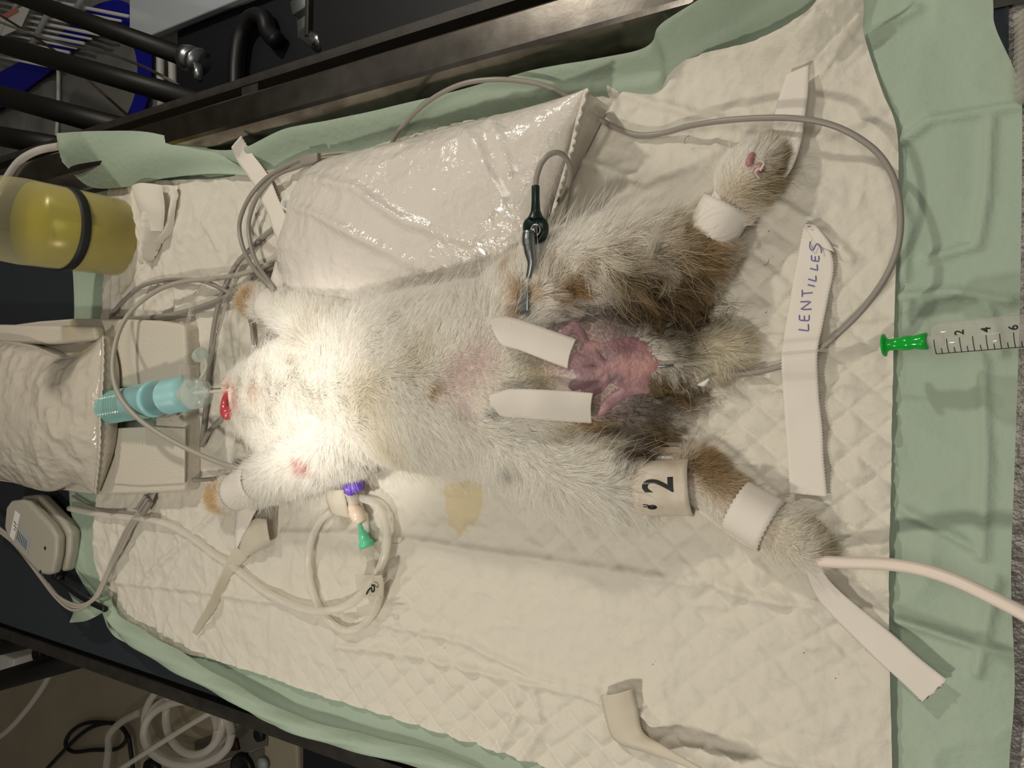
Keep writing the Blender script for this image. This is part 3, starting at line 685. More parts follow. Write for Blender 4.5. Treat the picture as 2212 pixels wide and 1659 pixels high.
wrap('tape_band',(578,658,.022),(622,676,.024),.0145,.017,'white tape band round the upper front leg beside the tan paw')
wrap('tape_band',(508,1064,.022),(560,1040,.026),.0165,.0185,'white tape band round the lower front leg beside the yellow paw')
wrap('tape_band',(1534,512,.022),(1572,440,.023),.0150,.0150,'white tape band round the ankle of the upper hind leg')
wrap('tape_band',(1590,1092,.018),(1668,1138,.018),.0155,.0160,'white tape band round the ankle of the lower hind leg')
# strip ends
o = ribbon('tape_strip', [(1748,140,.012),(1745,200,.012),(1738,260,.012),(1730,310,.016),(1712,360,.020),(1690,392,.020)],[(1700,160,.012),(1685,200,.012),(1672,250,.012),(1665,300,.016),(1655,350,.018),(1650,390,.018)], M['tape'])
tag(o,'white tape strip passing behind the upper hind paw, under the grey cable','tape')
o = ribbon('tape_strip', [(1765,1215,.018),(1800,1262,.012),(1860,1315,.009),(1930,1372,.008),(1990,1425,.008),(2048,1470,.008)],[(1738,1225,.018),(1765,1290,.010),(1820,1352,.008),(1890,1420,.008),(1950,1475,.008),(1995,1520,.008)], M['tape'],None,50,9,ragged=.003,wr=.0009)
tag(o,'long white tape strip from the lower hind paw onto the green border, ragged end','tape')
o = ribbon('tape_strip', [(1297,1502,.012),(1308,1550,.010),(1330,1600,.008),(1400,1628,.010),(1480,1652,.018),(1560,1700,.022)],[(1368,1488,.014),(1378,1530,.010),(1390,1580,.010),(1430,1610,.022),(1500,1650,.028),(1600,1700,.030)], M['tape_shade'],None,40,9,bulge=.004)
tag(o,'curled translucent tape strip near the bottom edge of the pad','tape')
twist = thing('tape_strip','twisted white tape tail hanging from the lower front leg tape','tape',tuple(P(500,1200,0)))
ribbon('strip',[(510,1095,.020),(508,1140,.014),(511,1182,.012)],[(560,1090,.020),(545,1120,.016),(513,1184,.012)],M['tape'],twist,20,5)
ribbon('strip',[(513,1180,.010),(545,1125,.020),(575,1122,.022)],[(530,1205,.010),(555,1190,.012),(585,1175,.014)],M['tape_shade'],twist,20,5)
ribbon('strip',[(510,1178,.012),(480,1230,.014),(450,1300,.018),(415,1365,.010)],[(535,1205,.008),(500,1245,.006),(470,1310,.006),(425,1372,.006)],M['tape_shade'],twist,30,7)
def onb(l, off): return [(u,v,onbody(u,v,off)) for u,v in l]
o = ribbon('tape_strip',onb([(1062,688),(1085,683),(1120,690),(1180,710),(1245,733)],.009),onb([(1072,728),(1086,746),(1120,756),(1170,775),(1226,796)],.009),M['tape'],None,30,11,bulge=.002,drape=.006)
tag(o,'white tape strip on the groin, the upper of the two holding the pink skin open','tape')
o = ribbon('tape_strip',onb([(1058,852),(1085,844),(1108,840),(1180,842),(1282,849)],.009),onb([(1070,885),(1085,900),(1125,903),(1180,908),(1278,914)],.009),M['tape'],None,30,11,bulge=.002,drape=.006)
tag(o,'white tape strip on the groin, the lower of the two beside the leg band','tape')

# ------------------------------------------------------------------ identification band with 2
band = thing('leg_band','stained white plastic leg band printed with a black 2','leg band',tuple(P(1435,1055,0)))
ba, bb = Vector(P(1376,1056,.026)), Vector(P(1494,1052,.020))
Rb = .0185
ax = (bb-ba).normalized(); side = Vector((0,0,1)).cross(ax).normalized(); upv = ax.cross(side)
def bandpt(t, g, r): return ba+(bb-ba)*t+side*math.cos(g)*r*.95+upv*math.sin(g)*r*.72
n=64; V=[bandpt(j/10,2*math.pi*i/n,Rb+(.0006 if j in(0,10) else 0)) for j in range(11) for i in range(n)]
Fc=[[j*n+i,j*n+(i+1)%n,(j+1)*n+(i+1)%n,(j+1)*n+i] for j in range(10) for i in range(n)]
for v in V: v.z = max(v.z,.004)
ring_ = mesh_obj('ring', V, Fc, M['plate'], band); solid(ring_,.0014,0)
def textmesh(s, size=1.0):
    c = bpy.data.curves.new('t','FONT'); c.body = s; c.size = size; c.extrude=0; c.resolution_u = 6; c.offset = .018
    t = bpy.data.objects.new('t', c); COL.objects.link(t)
    m2 = bpy.data.meshes.new_from_object(t.evaluated_get(bpy.context.evaluated_depsgraph_get())); bpy.data.objects.remove(t, do_unlink=True)
    bmm = bmesh.new(); bmm.from_mesh(m2); bmesh.ops.triangulate(bmm, faces=bmm.faces[:]); 
    for _ in range(2): bmesh.ops.subdivide_edges(bmm, edges=bmm.edges[:], cuts=1, use_grid_fill=True)
    bmm.to_mesh(m2); bmm.free()
    v = np.array([tuple(p.co) for p in m2.vertices]); f = [list(p.vertices) for p in m2.polygons]
    return v, f
v,f = textmesh('2')
v = v[:, :2]-v[:, :2].min(0); v = v/v[:,1].max()
# glyph up -> towards image left (t decreasing); glyph right -> image up (+Y)
tcen, gc = .49, math.radians(62)
VV = [bandpt(.75-.56*y_, math.radians(94)-math.radians(46)*x_ , Rb+.0011) for x_,y_ in v]
sg = 1 if side.y > 0 else -1
if sg < 0: VV = [bandpt(.75-.56*y_, math.radians(86)+math.radians(46)*x_, Rb+.0011) for x_,y_ in v]
o = mesh_obj('numeral', VV, f, M['ink'], ring_); solid(o,.0002,0)
sgn = (lambda d: math.radians(90-d)) if sg > 0 else (lambda d: math.radians(90+d))
rp = []
cb = bandpt(.33, sgn(-36), Rb+.001)
V = [cb]+[bandpt(.33+.085*math.cos(2*math.pi*i/20)*(1+.1*math.sin(3*i)), sgn(-36+6*math.sin(2*math.pi*i/20)), Rb+.0011) for i in range(20)]
o = mesh_obj('printed_mark', V, [[0,i+1,(i+1)%20+1] for i in range(20)], M['ink'], ring_); solid(o,.0002,0)
for k in (-32,-27):
    e = [bandpt(.29,sgn(-33),Rb+.0012), bandpt(.23,sgn(k-2),Rb+.0012), bandpt(.17,sgn(k-2),Rb+.0012)]
    Vv,Ff = sweep(np.array([tuple(p) for p in e]), .0003, 6); mesh_obj('printed_mark', Vv, Ff, M['ink'], ring_)
# flat clasp with row of teeth
q = [P(a,b_,.014) for a,b_ in [(1392,964),(1466,966),(1474,972),(1475,1000),(1392,1002)]]
clp=prism('clasp',[(p.x,p.y) for p in q],.0125,.0150,M['plate'],band,.0006)
q = [P(a,b_,.016) for a,b_ in [(1395,984),(1450,986),(1456,992),(1456,1002),(1396,1002)]]
prism('clasp_window',[(p.x,p.y) for p in q],.0150,.0158,M['white_p'],clp,.0003)
for i in range(15):
    c = P(1400+i*3.6,996,.0163); obox('tooth',c,(.00025,0,0),(0,.0018,0),(0,0,.0005),M['white_p'],clp)

# ------------------------------------------------------------------ plastic bags
def crinkle(x,y,a,seed=50): return a*((ridged(x,y,22,seed,2)-.35)+.5*(ridged(x,y,55,seed+3,2)-.35))
def pillow(name, top, bot, left, right, h, mat, parent, zb=.006, cr=.004, seed=50, nu=150, nv=110, pw=.45, folds=None):
    def zf(s,t,x,y):
        d = (16*s*(1-s)*t*(1-t)).clip(0,1)
        if folds: h_f = .0035*np.exp(-(seglines(x,y,folds)/.0045)**2)*d**.5
        else: h_f = 0
        return h_f+.010*(vn(x,y,13,seed+9)-.5)*d**.4+h*d**pw+crinkle(x,y,cr,seed)*(.25+.75*(1-(2*d-1).clip(0,1)))*np.minimum(d*8,1)
    V,Fc,G = coons(top,bot,left,right,nu,nv,zf)
    B = G.copy(); B[:,:,2] = np.minimum(zb, G[:,:,2]-.001); n0 = len(V)
    V2 = np.concatenate([V,B.reshape(-1,3)]); Fl = Fc.tolist(); F2 = [[i+n0 for i in q][::-1] for q in Fl]
    ring = [i*nv for i in range(nu)]+[(nu-1)*nv+j for j in range(1,nv)]+[i*nv+nv-1 for i in range(nu-2,-1,-1)]+[j for j in range(nv-2,0,-1)]
    Fs = [[ring[k],ring[(k+1)%len(ring)],ring[(k+1)%len(ring)]+n0,ring[k]+n0] for k in range(len(ring))]
    return mesh_obj(name, V2, Fl+F2+Fs, mat, parent)
hb = thing('plastic_bag','large white crinkled plastic bag lying above the rabbit','plastic bag',tuple(P(920,450,0)))
bt = edge([(665,385,.014),(700,348,.016),(760,330,.016),(860,308,.018),(1000,272,.020),(1120,240,.026),(1200,216,.034),(1262,193,.044)])
bl = edge([(665,385,.014),(640,430,.014),(625,490,.014),(606,570,.016),(618,615,.016),(640,680,.012)])
bbm = edge([(640,680,.012),(800,690,.012),(950,670,.012),(1130,640,.010)])
br = edge([(1262,193,.044),(1240,270,.036),(1228,320,.030),(1205,390,.024),(1185,450,.020),(1160,560,.012),(1130,640,.010)])
pillow('film', bt, bbm, bl, br, .040, M['bag'], hb, cr=.0020, pw=.55, nu=220, nv=160, folds=[[(640,440),(760,480),(880,540),(1000,600)],[(830,320),(870,345),(930,335)],[(1120,280),(1150,330),(1170,400)],[(720,400),(850,430),(960,500),(1080,540)],[(1060,300),(1110,350),(1150,450)]])
sc_ = edge([(1262,193,.045),(1242,268,.040),(1230,322,.034),(1212,385,.028),(1196,440,.024),(1178,500,.016)])
sc2 = np.array([p+np.array([.003+.0012*math.sin(i*1.9),.0005*math.cos(i*2.3),.0]) for i,p in enumerate(sc_)])
V = np.concatenate([sc_,sc2]); n=len(sc_); o = mesh_obj('seam', V, [[i,i+1,n+i+1,n+i] for i in range(n-1)], M['bag'], hb); solid(o,.0006,0)
# side gusset below the seam
g2 = edge([(1262,200,.040),(1252,290,.012),(1238,360,.008),(1228,430,.006),(1215,500,.006)])
g1 = resample(sc_, 40); g2 = resample(g2, 40); V = np.concatenate([g1,(g1+g2)/2+np.array([.002,0,-.002]),g2])
mesh_obj('gusset', V, [[r*40+i,r*40+i+1,(r+1)*40+i+1,(r+1)*40+i] for r in range(2) for i in range(39)], M['bag'], hb)

# foam block with the notch
fb_ = thing('foam_block','pale foam block at the left supporting the breathing tube','foam block',tuple(P(330,880,0)))
zt = .022
outl = [(-120,712),(0,705),(80,694),(160,688),(260,689),(340,692),(392,700),(398,708),(400,760),(399,900),(399,1050),(395,1062),(300,1067),(210,1069),(100,1055),(0,1040),(-120,1030),(-120,935),(180,935),(335,930),(335,838),(180,836),(-120,836)]
prism('slab',[(P(a,b_,zt).x,P(a,b_,zt).y) for a,b_ in outl],.002,zt,M['foam'],fb_,.003)
o = prism('slab',[(P(a,b_,zt+.004).x,P(a,b_,zt+.004).y) for a,b_ in [(243,925),(330,921),(394,925),(393,1045),(300,1050),(243,1046)]],zt-.001,zt+.002,M['foam'],fb_,.0012)
o = prism('slab',[(P(a,b_,zt+.003).x,P(a,b_,zt+.003).y) for a,b_ in [(-100,700),(220,705),(225,735),(120,745),(-100,740)]],zt-.001,zt+.012,M['foam'],fb_,.004)
prism('notch_insert',[(P(a,b_,.010).x,P(a,b_,.010).y) for a,b_ in [(246,895),(330,893),(330,930),(246,930)]],.004,.008,M['clear'],fb_,.001)
# pouch on the foam
pch = thing('plastic_pouch','crumpled clear white plastic pouch lying on the foam block','plastic pouch',tuple(P(100,900,.022)))
pt = edge([(-140,790,.045),(-40,750,.045),(0,738,.045),(60,745,.043),(150,770,.040),(222,725,.036)]); pb = edge([(-140,1010,.036),(0,1035,.036),(100,1062,.034),(160,1045,.034),(205,1068,.030)])
pl_ = edge([(-140,790,.045),(-140,900,.05),(-140,1010,.036)]); pr = edge([(222,725,.036),(222,800,.044),(216,900,.046),(214,980,.042),(205,1068,.030)])
M['pouch'] = nmat('pouch_film','#c4bcae',.12,bump=[(26,.6,.006),(85,.6,.0022),(260,.3,.0006)],coat=.5)
pillow('film',pt,pb,pl_,pr,.018,M['pouch'],pch,zb=.026,cr=.0045,seed=60,pw=.5)
sm_ = resample(pr,60); V=[]
for i,p in enumerate(sm_): V += [p+np.array([-.0005,0,.0015]), p+np.array([.004+.001*math.sin(i*2.1),0,.0010])]
o = mesh_obj('seam',np.array(V),[[2*i,2*i+1,2*i+3,2*i+2] for i in range(59)],M['pouch'],pch); solid(o,.0008,0)
# printed scribble at pouch's left edge
for k in range(3):
    tube('printed_mark',pxs([(2+k*9,985+k*7,.058),(6+k*9,980+k*7,.058),(8+k*9,990+k*7,.058),(12+k*9,986+k*7,.058)]),.0004,M['ink'],pch,3,6)

# ------------------------------------------------------------------ bottle
bx_, by_ = P(270,515,0).x-.01, P(270,512,0).y
bot = thing('bottle','translucent bottle of yellow liquid with a black band round it','bottle',(bx_,by_,0))
BR = .0435
lathe('liquid',[(.003,.0),(.003,BR*.93),(.006,BR*.97),(.096,BR*.985),(.0965,0)],(bx_,by_,0),(0,0,1),M['liquid'],bot,40)
lathe('shell',[(.001,0),(.001,BR*.93),(.004,BR*.99),(.010,BR),(.105,BR*1.01),(.125,BR*.97),(.142,BR*.84),(.154,BR*.62),(.160,BR*.42),(.180,BR*.36)],(bx_,by_,0),(0,0,1),M['bottle'],bot,40)
lathe('cap',[(.172,BR*.42),(.195,BR*.42),(.197,BR*.36),(.197,0)],(bx_,by_,0),(0,0,1),M['white_p'],bot,24)
lathe('band',[(.057,BR*1.0),(.057,BR*1.035),(.0665,BR*1.035),(.0665,BR*1.0)],(bx_,by_,0),(0,0,1),M['blackband'],bot,40)

# ------------------------------------------------------------------ breathing tube
bt_ = thing('breathing_tube','teal corrugated breathing tube with clear elbow at the rabbit nose','breathing tube',tuple(P(340,860,.02)))
a = Vector(P(238,880,.034)); b2 = Vector(P(402,850,.046)); axd = (b2-a).normalized(); L = (b2-a).length
prof=[]; m_=64
for i in range(m_):
    t=i/(m_-1)*.36*L; prof.append((t,.0165+.0011*math.sin(i*2*math.pi/6.2)))
lathe('corrugated_hose',prof,a,axd,M['teal_clear'],bt_,32)
lathe('cuff',[(.34*L,.0),(.34*L,.0172),(.345*L,.0178),(.60*L,.0180),(.605*L,.0188),(.64*L,.0188),(.645*L,.0176),(.645*L,0)],a,axd,M['teal'],bt_,32)
lathe('cuff',[(.63*L,0),(.63*L,.0165),(.80*L,.0170),(.80*L,.0174),(.82*L,.0174),(.82*L,.0168),(1.0*L,.0172),(1.0*L,.0)],a,axd,M['teal'],bt_,32)
M['disc'] = clear('frosted_elbow','#e4ebe6', .34, .22)
ec = Vector(P(417,850,.058))
lathe('elbow_disc',[(-.012,.0),(-.012,.013),(-.002,.0145),(0,.0148),(.002,.0145),(.003,.009),(.003,0)],ec,(.25,0,.97),M['disc'],bt_,32)
lathe('elbow_disc',[(-.002,.0),(-.002,.0075),(.001,.0075),(.001,0)],Vector(P(395,852,.058)),(.25,0,.97),M['disc'],bt_,24)
lathe('elbow_disc',[(-.002,.0),(-.002,.0062),(.001,.0062),(.001,0)],Vector(P(439,848,.058)),(.25,0,.97),M['disc'],bt_,24)
tube('port',pxs([(412,830,.060),(409,812,.060),(407,800,.060)]),.0046,M['clear'],bt_,4,16)
tube('port',pxs([(418,850,.063),(440,847,.062),(452,845,.060)]),.0022,M['disc'],bt_,4,12)
c = Vector(P(408,800,.060)); obox('luer_nut',c,(.0075,0,0),(0,.0045,0),(0,0,.005),M['clear'],bt_,.0012)
for s in (-1,1): obox('luer_wing',c+Vector((s*.0068,-.003,0)),(.0015,0,0),(0,.0065,0),(0,0,.005),M['clear'],bt_,.0008)
lathe('port_cap',[(0,0),(0,.0045),(.001,.0055),(.010,.0068),(.0105,.0062),(.0105,0)],P(425,772,.058),(P(438,763,.060)-P(425,772,.058)),M['disc'],bt_,20)
tube('cap_strap',pxs([(443,775,.058),(446,790,.058),(440,805,.058),(432,818,.058)]),.0011,M['disc'],bt_,5,8)
tube('sample_line',pxs([(408,795,.060),(406,770,.060),(404,735,.060),(406,700,.058),(414,665,.052),(432,628,.044),(455,603,.034),(478,588,.026),(497,586,.020),(505,597,.016),(503,612,.014),(495,632,.013),(482,660,.014),(472,700,.018),(466,735,.024),(455,775,.034),(438,815,.048)]),.0017,M['clear'],bt_,6,10)
tube('connector_sleeve',pxs([(408,792,.060),(405,778,.060),(404,768,.060)]),.0027,M['clear'],bt_,4,12)
tube('airway_tube',pxs([(448,847,.060),(470,845,.058),(495,842,.054),(515,842,.050)]),.0014,M['milky'],bt_,5,10)
tube('tube_marking',pxs([(456,840.5,.0605),(466,839.5,.0598),(477,839,.058)]),.0004,M['ink'],bt_,4,6)
tube('pilot_line',pxs([(330,905,.026),(360,910,.030),(400,890,.040),(425,868,.050)]),.0008,M['clear'],bt_,6,8)

# ------------------------------------------------------------------ cables
mm = .001
def cable(label, pts, r, mat, name='cable', cat='cable', z=None, group=None, n=8):
    o = tube(name, pxs(pts, z if z else r+.005), r, mat, None, n, 10); tag(o, label, cat, group); return o
cable('thick grey probe cable looping round the right side of the pad to the tape', [(1425,792,.032),(1450,797,.026),(1500,803,.018),(1560,808,.013),(1620,806,.010),(1690,790,.009),(1765,757,.010),(1820,712,.014),(1870,660,.018),(1915,595,.020),(1940,530,.020),(1945,460,.019),(1932,390,.018),(1900,335,.018),(1850,295,.020),(1790,268,.023),(1720,256,.025),(1640,255,.023),(1560,261,.020),(1490,272,.014),(1430,288,.009),(1375,291,.008),(1325,273,.008),(1280,247,.010),(1230,212,.016),(1180,186,.022),(1120,174,.026),(1060,172,.030),(1000,181,.031),(945,206,.029),(900,240,.024),(868,275,.014),(845,312,.009),(830,350,.009)], .0019, M['cable'])
leadc = thing('electrode_clip','dark green clip lead with metal crocodile jaws biting the upper thigh','clip lead',tuple(P(1160,440,.05)))
tube('lead_wire',pxs([(1157,405,.064),(1160,380,.066),(1170,352,.066),(1187,334,.064),(1208,330,.060),(1225,345,.054),(1232,370,.046),(1228,398,.036),(1218,420,.026),(1205,440,.018),(1195,460,.012)]),.0018,M['cable'],leadc,8,12)
tube('strain_relief',pxs([(1157,402,.064),(1157,430,.064),(1157,455,.062),(1157,470,.061)]),[.0027,.0027,.0032,.0055],M['lead'],leadc,6,16)
ec = Vector(P(1157,497,.058))
V,Fc = sweep(resample(np.array([tuple(P(1157,466,.060)),tuple(P(1157,528,.056))]),16), np.array([.0040,.0062,.0078,.0088,.0094,.0097,.0098,.0098,.0097,.0095,.0092,.0087,.0078,.0064,.0045,.0015]),20,flat=.5)
cbd=mesh_obj('clip_body',V,Fc,M['lead'],leadc)
lathe('rivet',[(0,.0042),(.0008,.0042),(.0008,.0030),(.0002,.0028),(.0002,0)],Vector(P(1157,497,.0640)),(0,0,1),M['zinc'],cbd,24)
tube('screw',pxs([(1159,492,.0655),(1158,505,.0650)]),.0011,M['frame'],leadc,3,8)
def zj(u,v): return onbody(u,v,.0035)
jw = pxs([(1143,500,.066),(1142,520,.067),(1145,545,.068),(1148,570,.069),(1142,600,.070)])
jaw_=tube('jaw',jw,[.0035,.0042,.0038,.0026,.0018],M['zinc'],leadc,6,14)
jc = crv(jw,6)
for k in range(7):
    i = 2+k; c = jc[i]; tg = jc[i+1]-jc[i-1]; lathe('thread',[(-.0004,.0036),(0,.0046),(.0004,.0036)],c,tg,M['zinc'],jaw_,16)
V,Fc,_ = coons(edge([(1125,590,zj(1135,590)),(1146,590,zj(1135,590))],n=4),edge([(1112,672,zj(1125,675)),(1142,680,zj(1125,675))],n=4),edge([(1125,590,zj(1135,590)),(1120,630,zj(1130,630)),(1112,672,zj(1125,675))],n=5),edge([(1146,590,zj(1135,590)),(1143,630,zj(1130,630)),(1142,680,zj(1125,675))],n=5),6,16)
o = mesh_obj('jaw_plate',V,Fc,M['zinc'],leadc); solid(o,.0012,0)
for k in range(5):
    obox('jaw_tooth',Vector(P(1117+k*6,677,zj(1125,675))),(.0009,0,0),(0,.002,0),(0,0,.0010),M['zinc'],leadc)
cable('grey lead forming the outer curve of the pair above the upper front paw',[(690,338,.012),(660,342,.012),(620,358,.012),(575,385,.012),(540,425,.014),(520,470,.016),(518,505,.018),(530,548,.022),(555,588,.030),(578,612,.034),(592,632,.034)],.0021,M['cable'])
cable('grey lead forming the inner curve of the pair above the upper front paw',[(690,345,.010),(640,362,.010),(600,378,.010),(565,412,.012),(545,450,.014),(537,490,.016),(543,535,.020),(558,575,.026),(578,604,.032),(594,628,.034)],.0020,M['cable'])
yk = thing('cable_yoke','grey plastic cable joiner beside the left end of the large bag','cable joiner',tuple(P(670,345,.01)))
yc = Vector(P(672,345,.013)); d1=(P(698,338)-P(645,350)).normalized(); d2=Vector((-d1.y,d1.x,0))
obox('housing',yc,d1*.011,d2*.0045,(0,0,.0035),M['cable'],yk,.0015)
tube('outlet_wire',pxs([(695,335,.013),(740,330,.013),(790,330,.012)]),.0014,M['cable2'],yk,5,8)
tube('outlet_wire',pxs([(695,341,.013),(740,337,.013),(790,338,.012)]),.0014,M['cable2'],yk,5,8)
cable('grey cable running down past the foam block from the middle of the left side',[(590,495,.006),(565,515,.007),(540,540,.008),(512,570,.010),(488,615,.010),(472,660,.010),(462,710,.009),(456,760,.008),(450,820,.008),(445,880,.008),(440,925,.008),(436,965,.008)],.0026,M['cable'])
cable('thick grey cable above the foam block, rising to the large bag',[(640,545,.010),(600,562,.010),(560,585,.012),(520,618,.012),(480,645,.012),(430,664,.011),(370,680,.010),(310,687,.010),(240,688,.010)],.0026,M['cable'])
cable('thin grey cable beside the thick one, left of the upper front paw',[(640,552,.010),(605,571,.010),(560,595,.010),(520,625,.010),(480,652,.010),(430,671,.009),(370,686,.008),(310,693,.008)],.0020,M['cable'])
cable('grey cable arching under the sample line towards the upper front paw',[(240,682,.008),(262,655,.008),(300,622,.009),(345,607,.010),(400,604,.010),(440,608,.012),(475,622,.012),(505,640,.010),(528,668,.008),(543,700,.008),(548,745,.008)],.0022,M['cable'])
cable('grey cable making the large loop across the foam block and teal tube',[(640,535,.012),(590,565,.013),(530,590,.015),(460,602,.015),(400,608,.016),(345,625,.020),(295,660,.028),(262,705,.040),(246,760,.050),(245,815,.058),(262,862,.060),(300,905,.056),(350,940,.048),(410,972,.040),(470,998,.034),(520,1012,.032),(560,1020,.030)],.0025,M['cable2'])
cable('grey cable emerging behind the chin of the rabbit',[(436,962,.010),(450,935,.010),(475,908,.010),(500,885,.010),(520,870,.010)],.0026,M['cable'])
cable('grey cable curving from the lower front leg to the cable clip',[(548,955,.008),(540,980,.008),(525,1003,.010),(500,1022,.012),(460,1034,.012),(410,1038,.012),(370,1043,.012),(335,1062,.012),(315,1085,.012)],.0023,M['cable'])
GB = 'pale cables hanging over the lower left edge of the pad'
for k,(du,dv) in enumerate([(-3,-4),(3,0),(0,5)]):
    o = cable(['leftmost','middle','rightmost'][k]+' of three pale grey cables bunched at the lower left corner',[(345-du,1045,.012),(322+du,1085,.012),(300+du*2,1112,.012),(280+du*2,1140,.012),(258+du*2,1185,.013),(238+du,1225,.014),(222+du,1262,.020),(205+du,1292,.026),(178,1310+dv,.028),(150,1308+dv*1.5,.028),(118+du,1283+dv,.022),(85+du,1240+dv,.012),(55,1200+dv,.012),(25,1165+dv,.012),(-20,1130+dv,.012)],.0016,M['cable2'],group=GB)
cc_ = thing('cable_clip','grey comb shaped clip holding the pale cables together','cable clip',tuple(P(315,1090,.01)))
d1=(P(335,1062)-P(298,1118)).normalized(); d2=Vector((-d1.y,d1.x,0))
for k in range(3): obox('clip_bar',Vector(P(312,1092,.016))+d2*(k-1)*.0050,d1*.011,d2*.0019,(0,0,.0025),M['cable'],cc_,.0006)
cable('thin grey cable entering from the green border below the foam block',[(158,1072,.004),(190,1092,.004),(225,1102,.005),(262,1106,.008),(300,1110,.012)],.0017,M['cable'])
ct = cable('black power cable from the pulse monitor onto the pad corner',[(118,1248,.014),(140,1262,.018),(165,1282,.022),(195,1300,.024),(228,1316,.024)],.0034,M['black'])

# ------------------------------------------------------------------ monitor box at lower left
mon = thing('handheld_monitor','small grey handheld monitor case with printed label lying on its back','monitor',tuple(P(70,1160,0)))
ztop=.026
ol = [(12,1095),(22,1082),(48,1079),(60,1083),(108,1135),(122,1160),(120,1200),(112,1240),(100,1243),(84,1240),(20,1172),(8,1140)]
o1 = prism('case_half',[(P(a,b_,ztop).x,P(a,b_,ztop).y) for a,b_ in ol],.014,ztop,M['greybox'],mon,.004)
cen = Vector(P(64,1160,ztop)); 
o2 = prism('case_half',[((P(a,b_,ztop).x-cen.x)*1.04+cen.x+.004,(P(a,b_,ztop).y-cen.y)*1.03+cen.y+.003) for a,b_ in ol],0,.0136,M['greybox'],mon,.004)
def flatq(name, quad, z, mat, parent, th=.0003):
    q=[P(a,b_,z) for a,b_ in quad]; o=mesh_obj(name,q,[[0,1,2,3]],mat,parent,smooth=False); solid(o,th,0); return o
stk=flatq('sticker',[(33,1102),(44,1112),(30,1168),(21,1158)],ztop+.0004,M['white_p'],mon)
M['labelgrey'] = nmat('label_grey','#9aa0a4',.4)
lbl=flatq('label',[(43,1140),(65,1166),(60,1196),(35,1170)],ztop+.0003,M['labelgrey'],mon)
tl=[]
for k in range(7):
    a0=np.array(P(40+k*3.0,1146+k*3.6,ztop+.0007)); a1=np.array(P(36+k*3.2,1165+k*3.8,ztop+.0007)); tl.append(sweep(np.array([a0,a1]),.00035,5))
join('label_text',tl,M['ink'],lbl)
tl=[]
for k in range(5): 
    a0=np.array(P(30+(k%2)*3,1126+k*4,ztop+.0009)); a1=np.array(P(33+(k%2)*2,1130+k*4,ztop+.0009)); tl.append(sweep(np.array([a0,a1]),.0004,5))
join('sticker_text',tl,M['ink'],stk)
for a,b_ in ((98,1184),(88,1235)): lathe('screw_hole',[(0,.0022),(.0006,.0022),(.0006,0)],P(a,b_,ztop-.0001),(0,0,1),M['frame'],mon,16)
obox('plug',P(122,1222,.014),(.012,-.002,0),(.002,.010,0),(0,0,.007),M['black'],mon,.002)
tube('plug_neck',pxs([(122,1235,.014),(132,1252,.014)]),[.0075,.0042],M['black'],mon,5,14)

# ------------------------------------------------------------------ tubing and infusion set
o = cable('pale silicone tube curving across the lower left pad, looping under the purple cap',[(150,1098,.006),(218,1112,.007),(300,1120,.010),(360,1132,.009),(410,1158,.008),(460,1195,.008),(510,1228,.008),(570,1275,.008),(620,1302,.009),(680,1320,.012),(740,1312,.014),(790,1275,.016),(822,1225,.018),(836,1170,.018),(828,1115,.016),(805,1085,.014),(775,1075,.014)],.0036,M['silicone'],name='silicone_tube',cat='tube')
o = cable('second silicone loop hanging from the taped cannula to the number tag',[(716,1105,.016),(690,1128,.014),(672,1170,.012),(666,1225,.010),(678,1285,.010),(705,1335,.010),(745,1362,.010),(785,1350,.010),(810,1318,.012),(822,1285,.014)],.0034,M['silicone'],name='silicone_tube',cat='tube')
iv = thing('infusion_cannula','peach and mint cannula connectors with purple cap below the front leg','cannula',tuple(P(765,1100,.01)))
pc = Vector(P(764,1052,.026)); pd=(P(776,1046,.028)-P(750,1060,.026))
pd.normalize()
lathe('cap',[(-.0065,.0),(-.0065,.0058),(-.0035,.0060),(-.0030,.0046),(.0008,.0046),(.0012,.0058),(.004,.0060),(.0045,.0052),(.006,.0052),(.0065,.0060),(.0085,.0056),(.0085,0)],pc,pd,M['purple'],iv,24)
tube('stem',pxs([(755,1062,.022),(762,1078,.020),(766,1090,.019)]),.0050,M['milky'],iv,5,14)
pa=Vector(P(757,1086,.018)); pb_=Vector(P(781,1128,.018)); dd=(pb_-pa).normalized(); LL=(pb_-pa).length
lathe('connector',[(0,0),(0,.0058),(.001,.0063),(LL*.4,.0062),(LL*.45,.0068),(LL*.85,.0064),(LL*.9,.0050),(LL,.0046),(LL,0)],pa,dd,M['peach'],iv,8)
pa=Vector(P(776,1130,.017)); pb_=Vector(P(793,1182,.016)); dd=(pb_-pa).normalized(); LL=(pb_-pa).length
lathe('hub',[(0,.0018),(LL*.3,.0022),(LL*.45,.0040),(LL*.75,.0052),(LL*.78,.0066),(LL,.0066),(LL,0)],pa,dd,M['mint'],iv,20)
pa=pb_; pb_=Vector(P(806,1222,.016)); dd=(pb_-pa).normalized(); LL=(pb_-pa).length
lathe('luer_lock',[(-.004,.0058),(LL*.1,.0062),(LL*.35,.0060),(LL*.4,.0036),(LL*.8,.0032),(LL,.0028)],pa,dd,M['clear'],iv,16)
lathe('injection_port',[(0,0),(0,.0045),(.004,.0062),(.009,.0062),(.011,.0040),(.011,0)],P(730,1118,.012),P(740,1136,.012)-P(730,1118,.012),M['clear'],iv,20)
ribbon('holding_tape',[(698,1058,.022),(705,1080,.022),(716,1106,.018)],[(742,1058,.026),(748,1085,.026),(755,1118,.022)],M['tape_shade'],iv,12,7,bulge=.003)
tg_ = thing('number_tag','small folded tape tag marked with a dark pen squiggle on the silicone tube','tag',tuple(P(800,1270,0)))
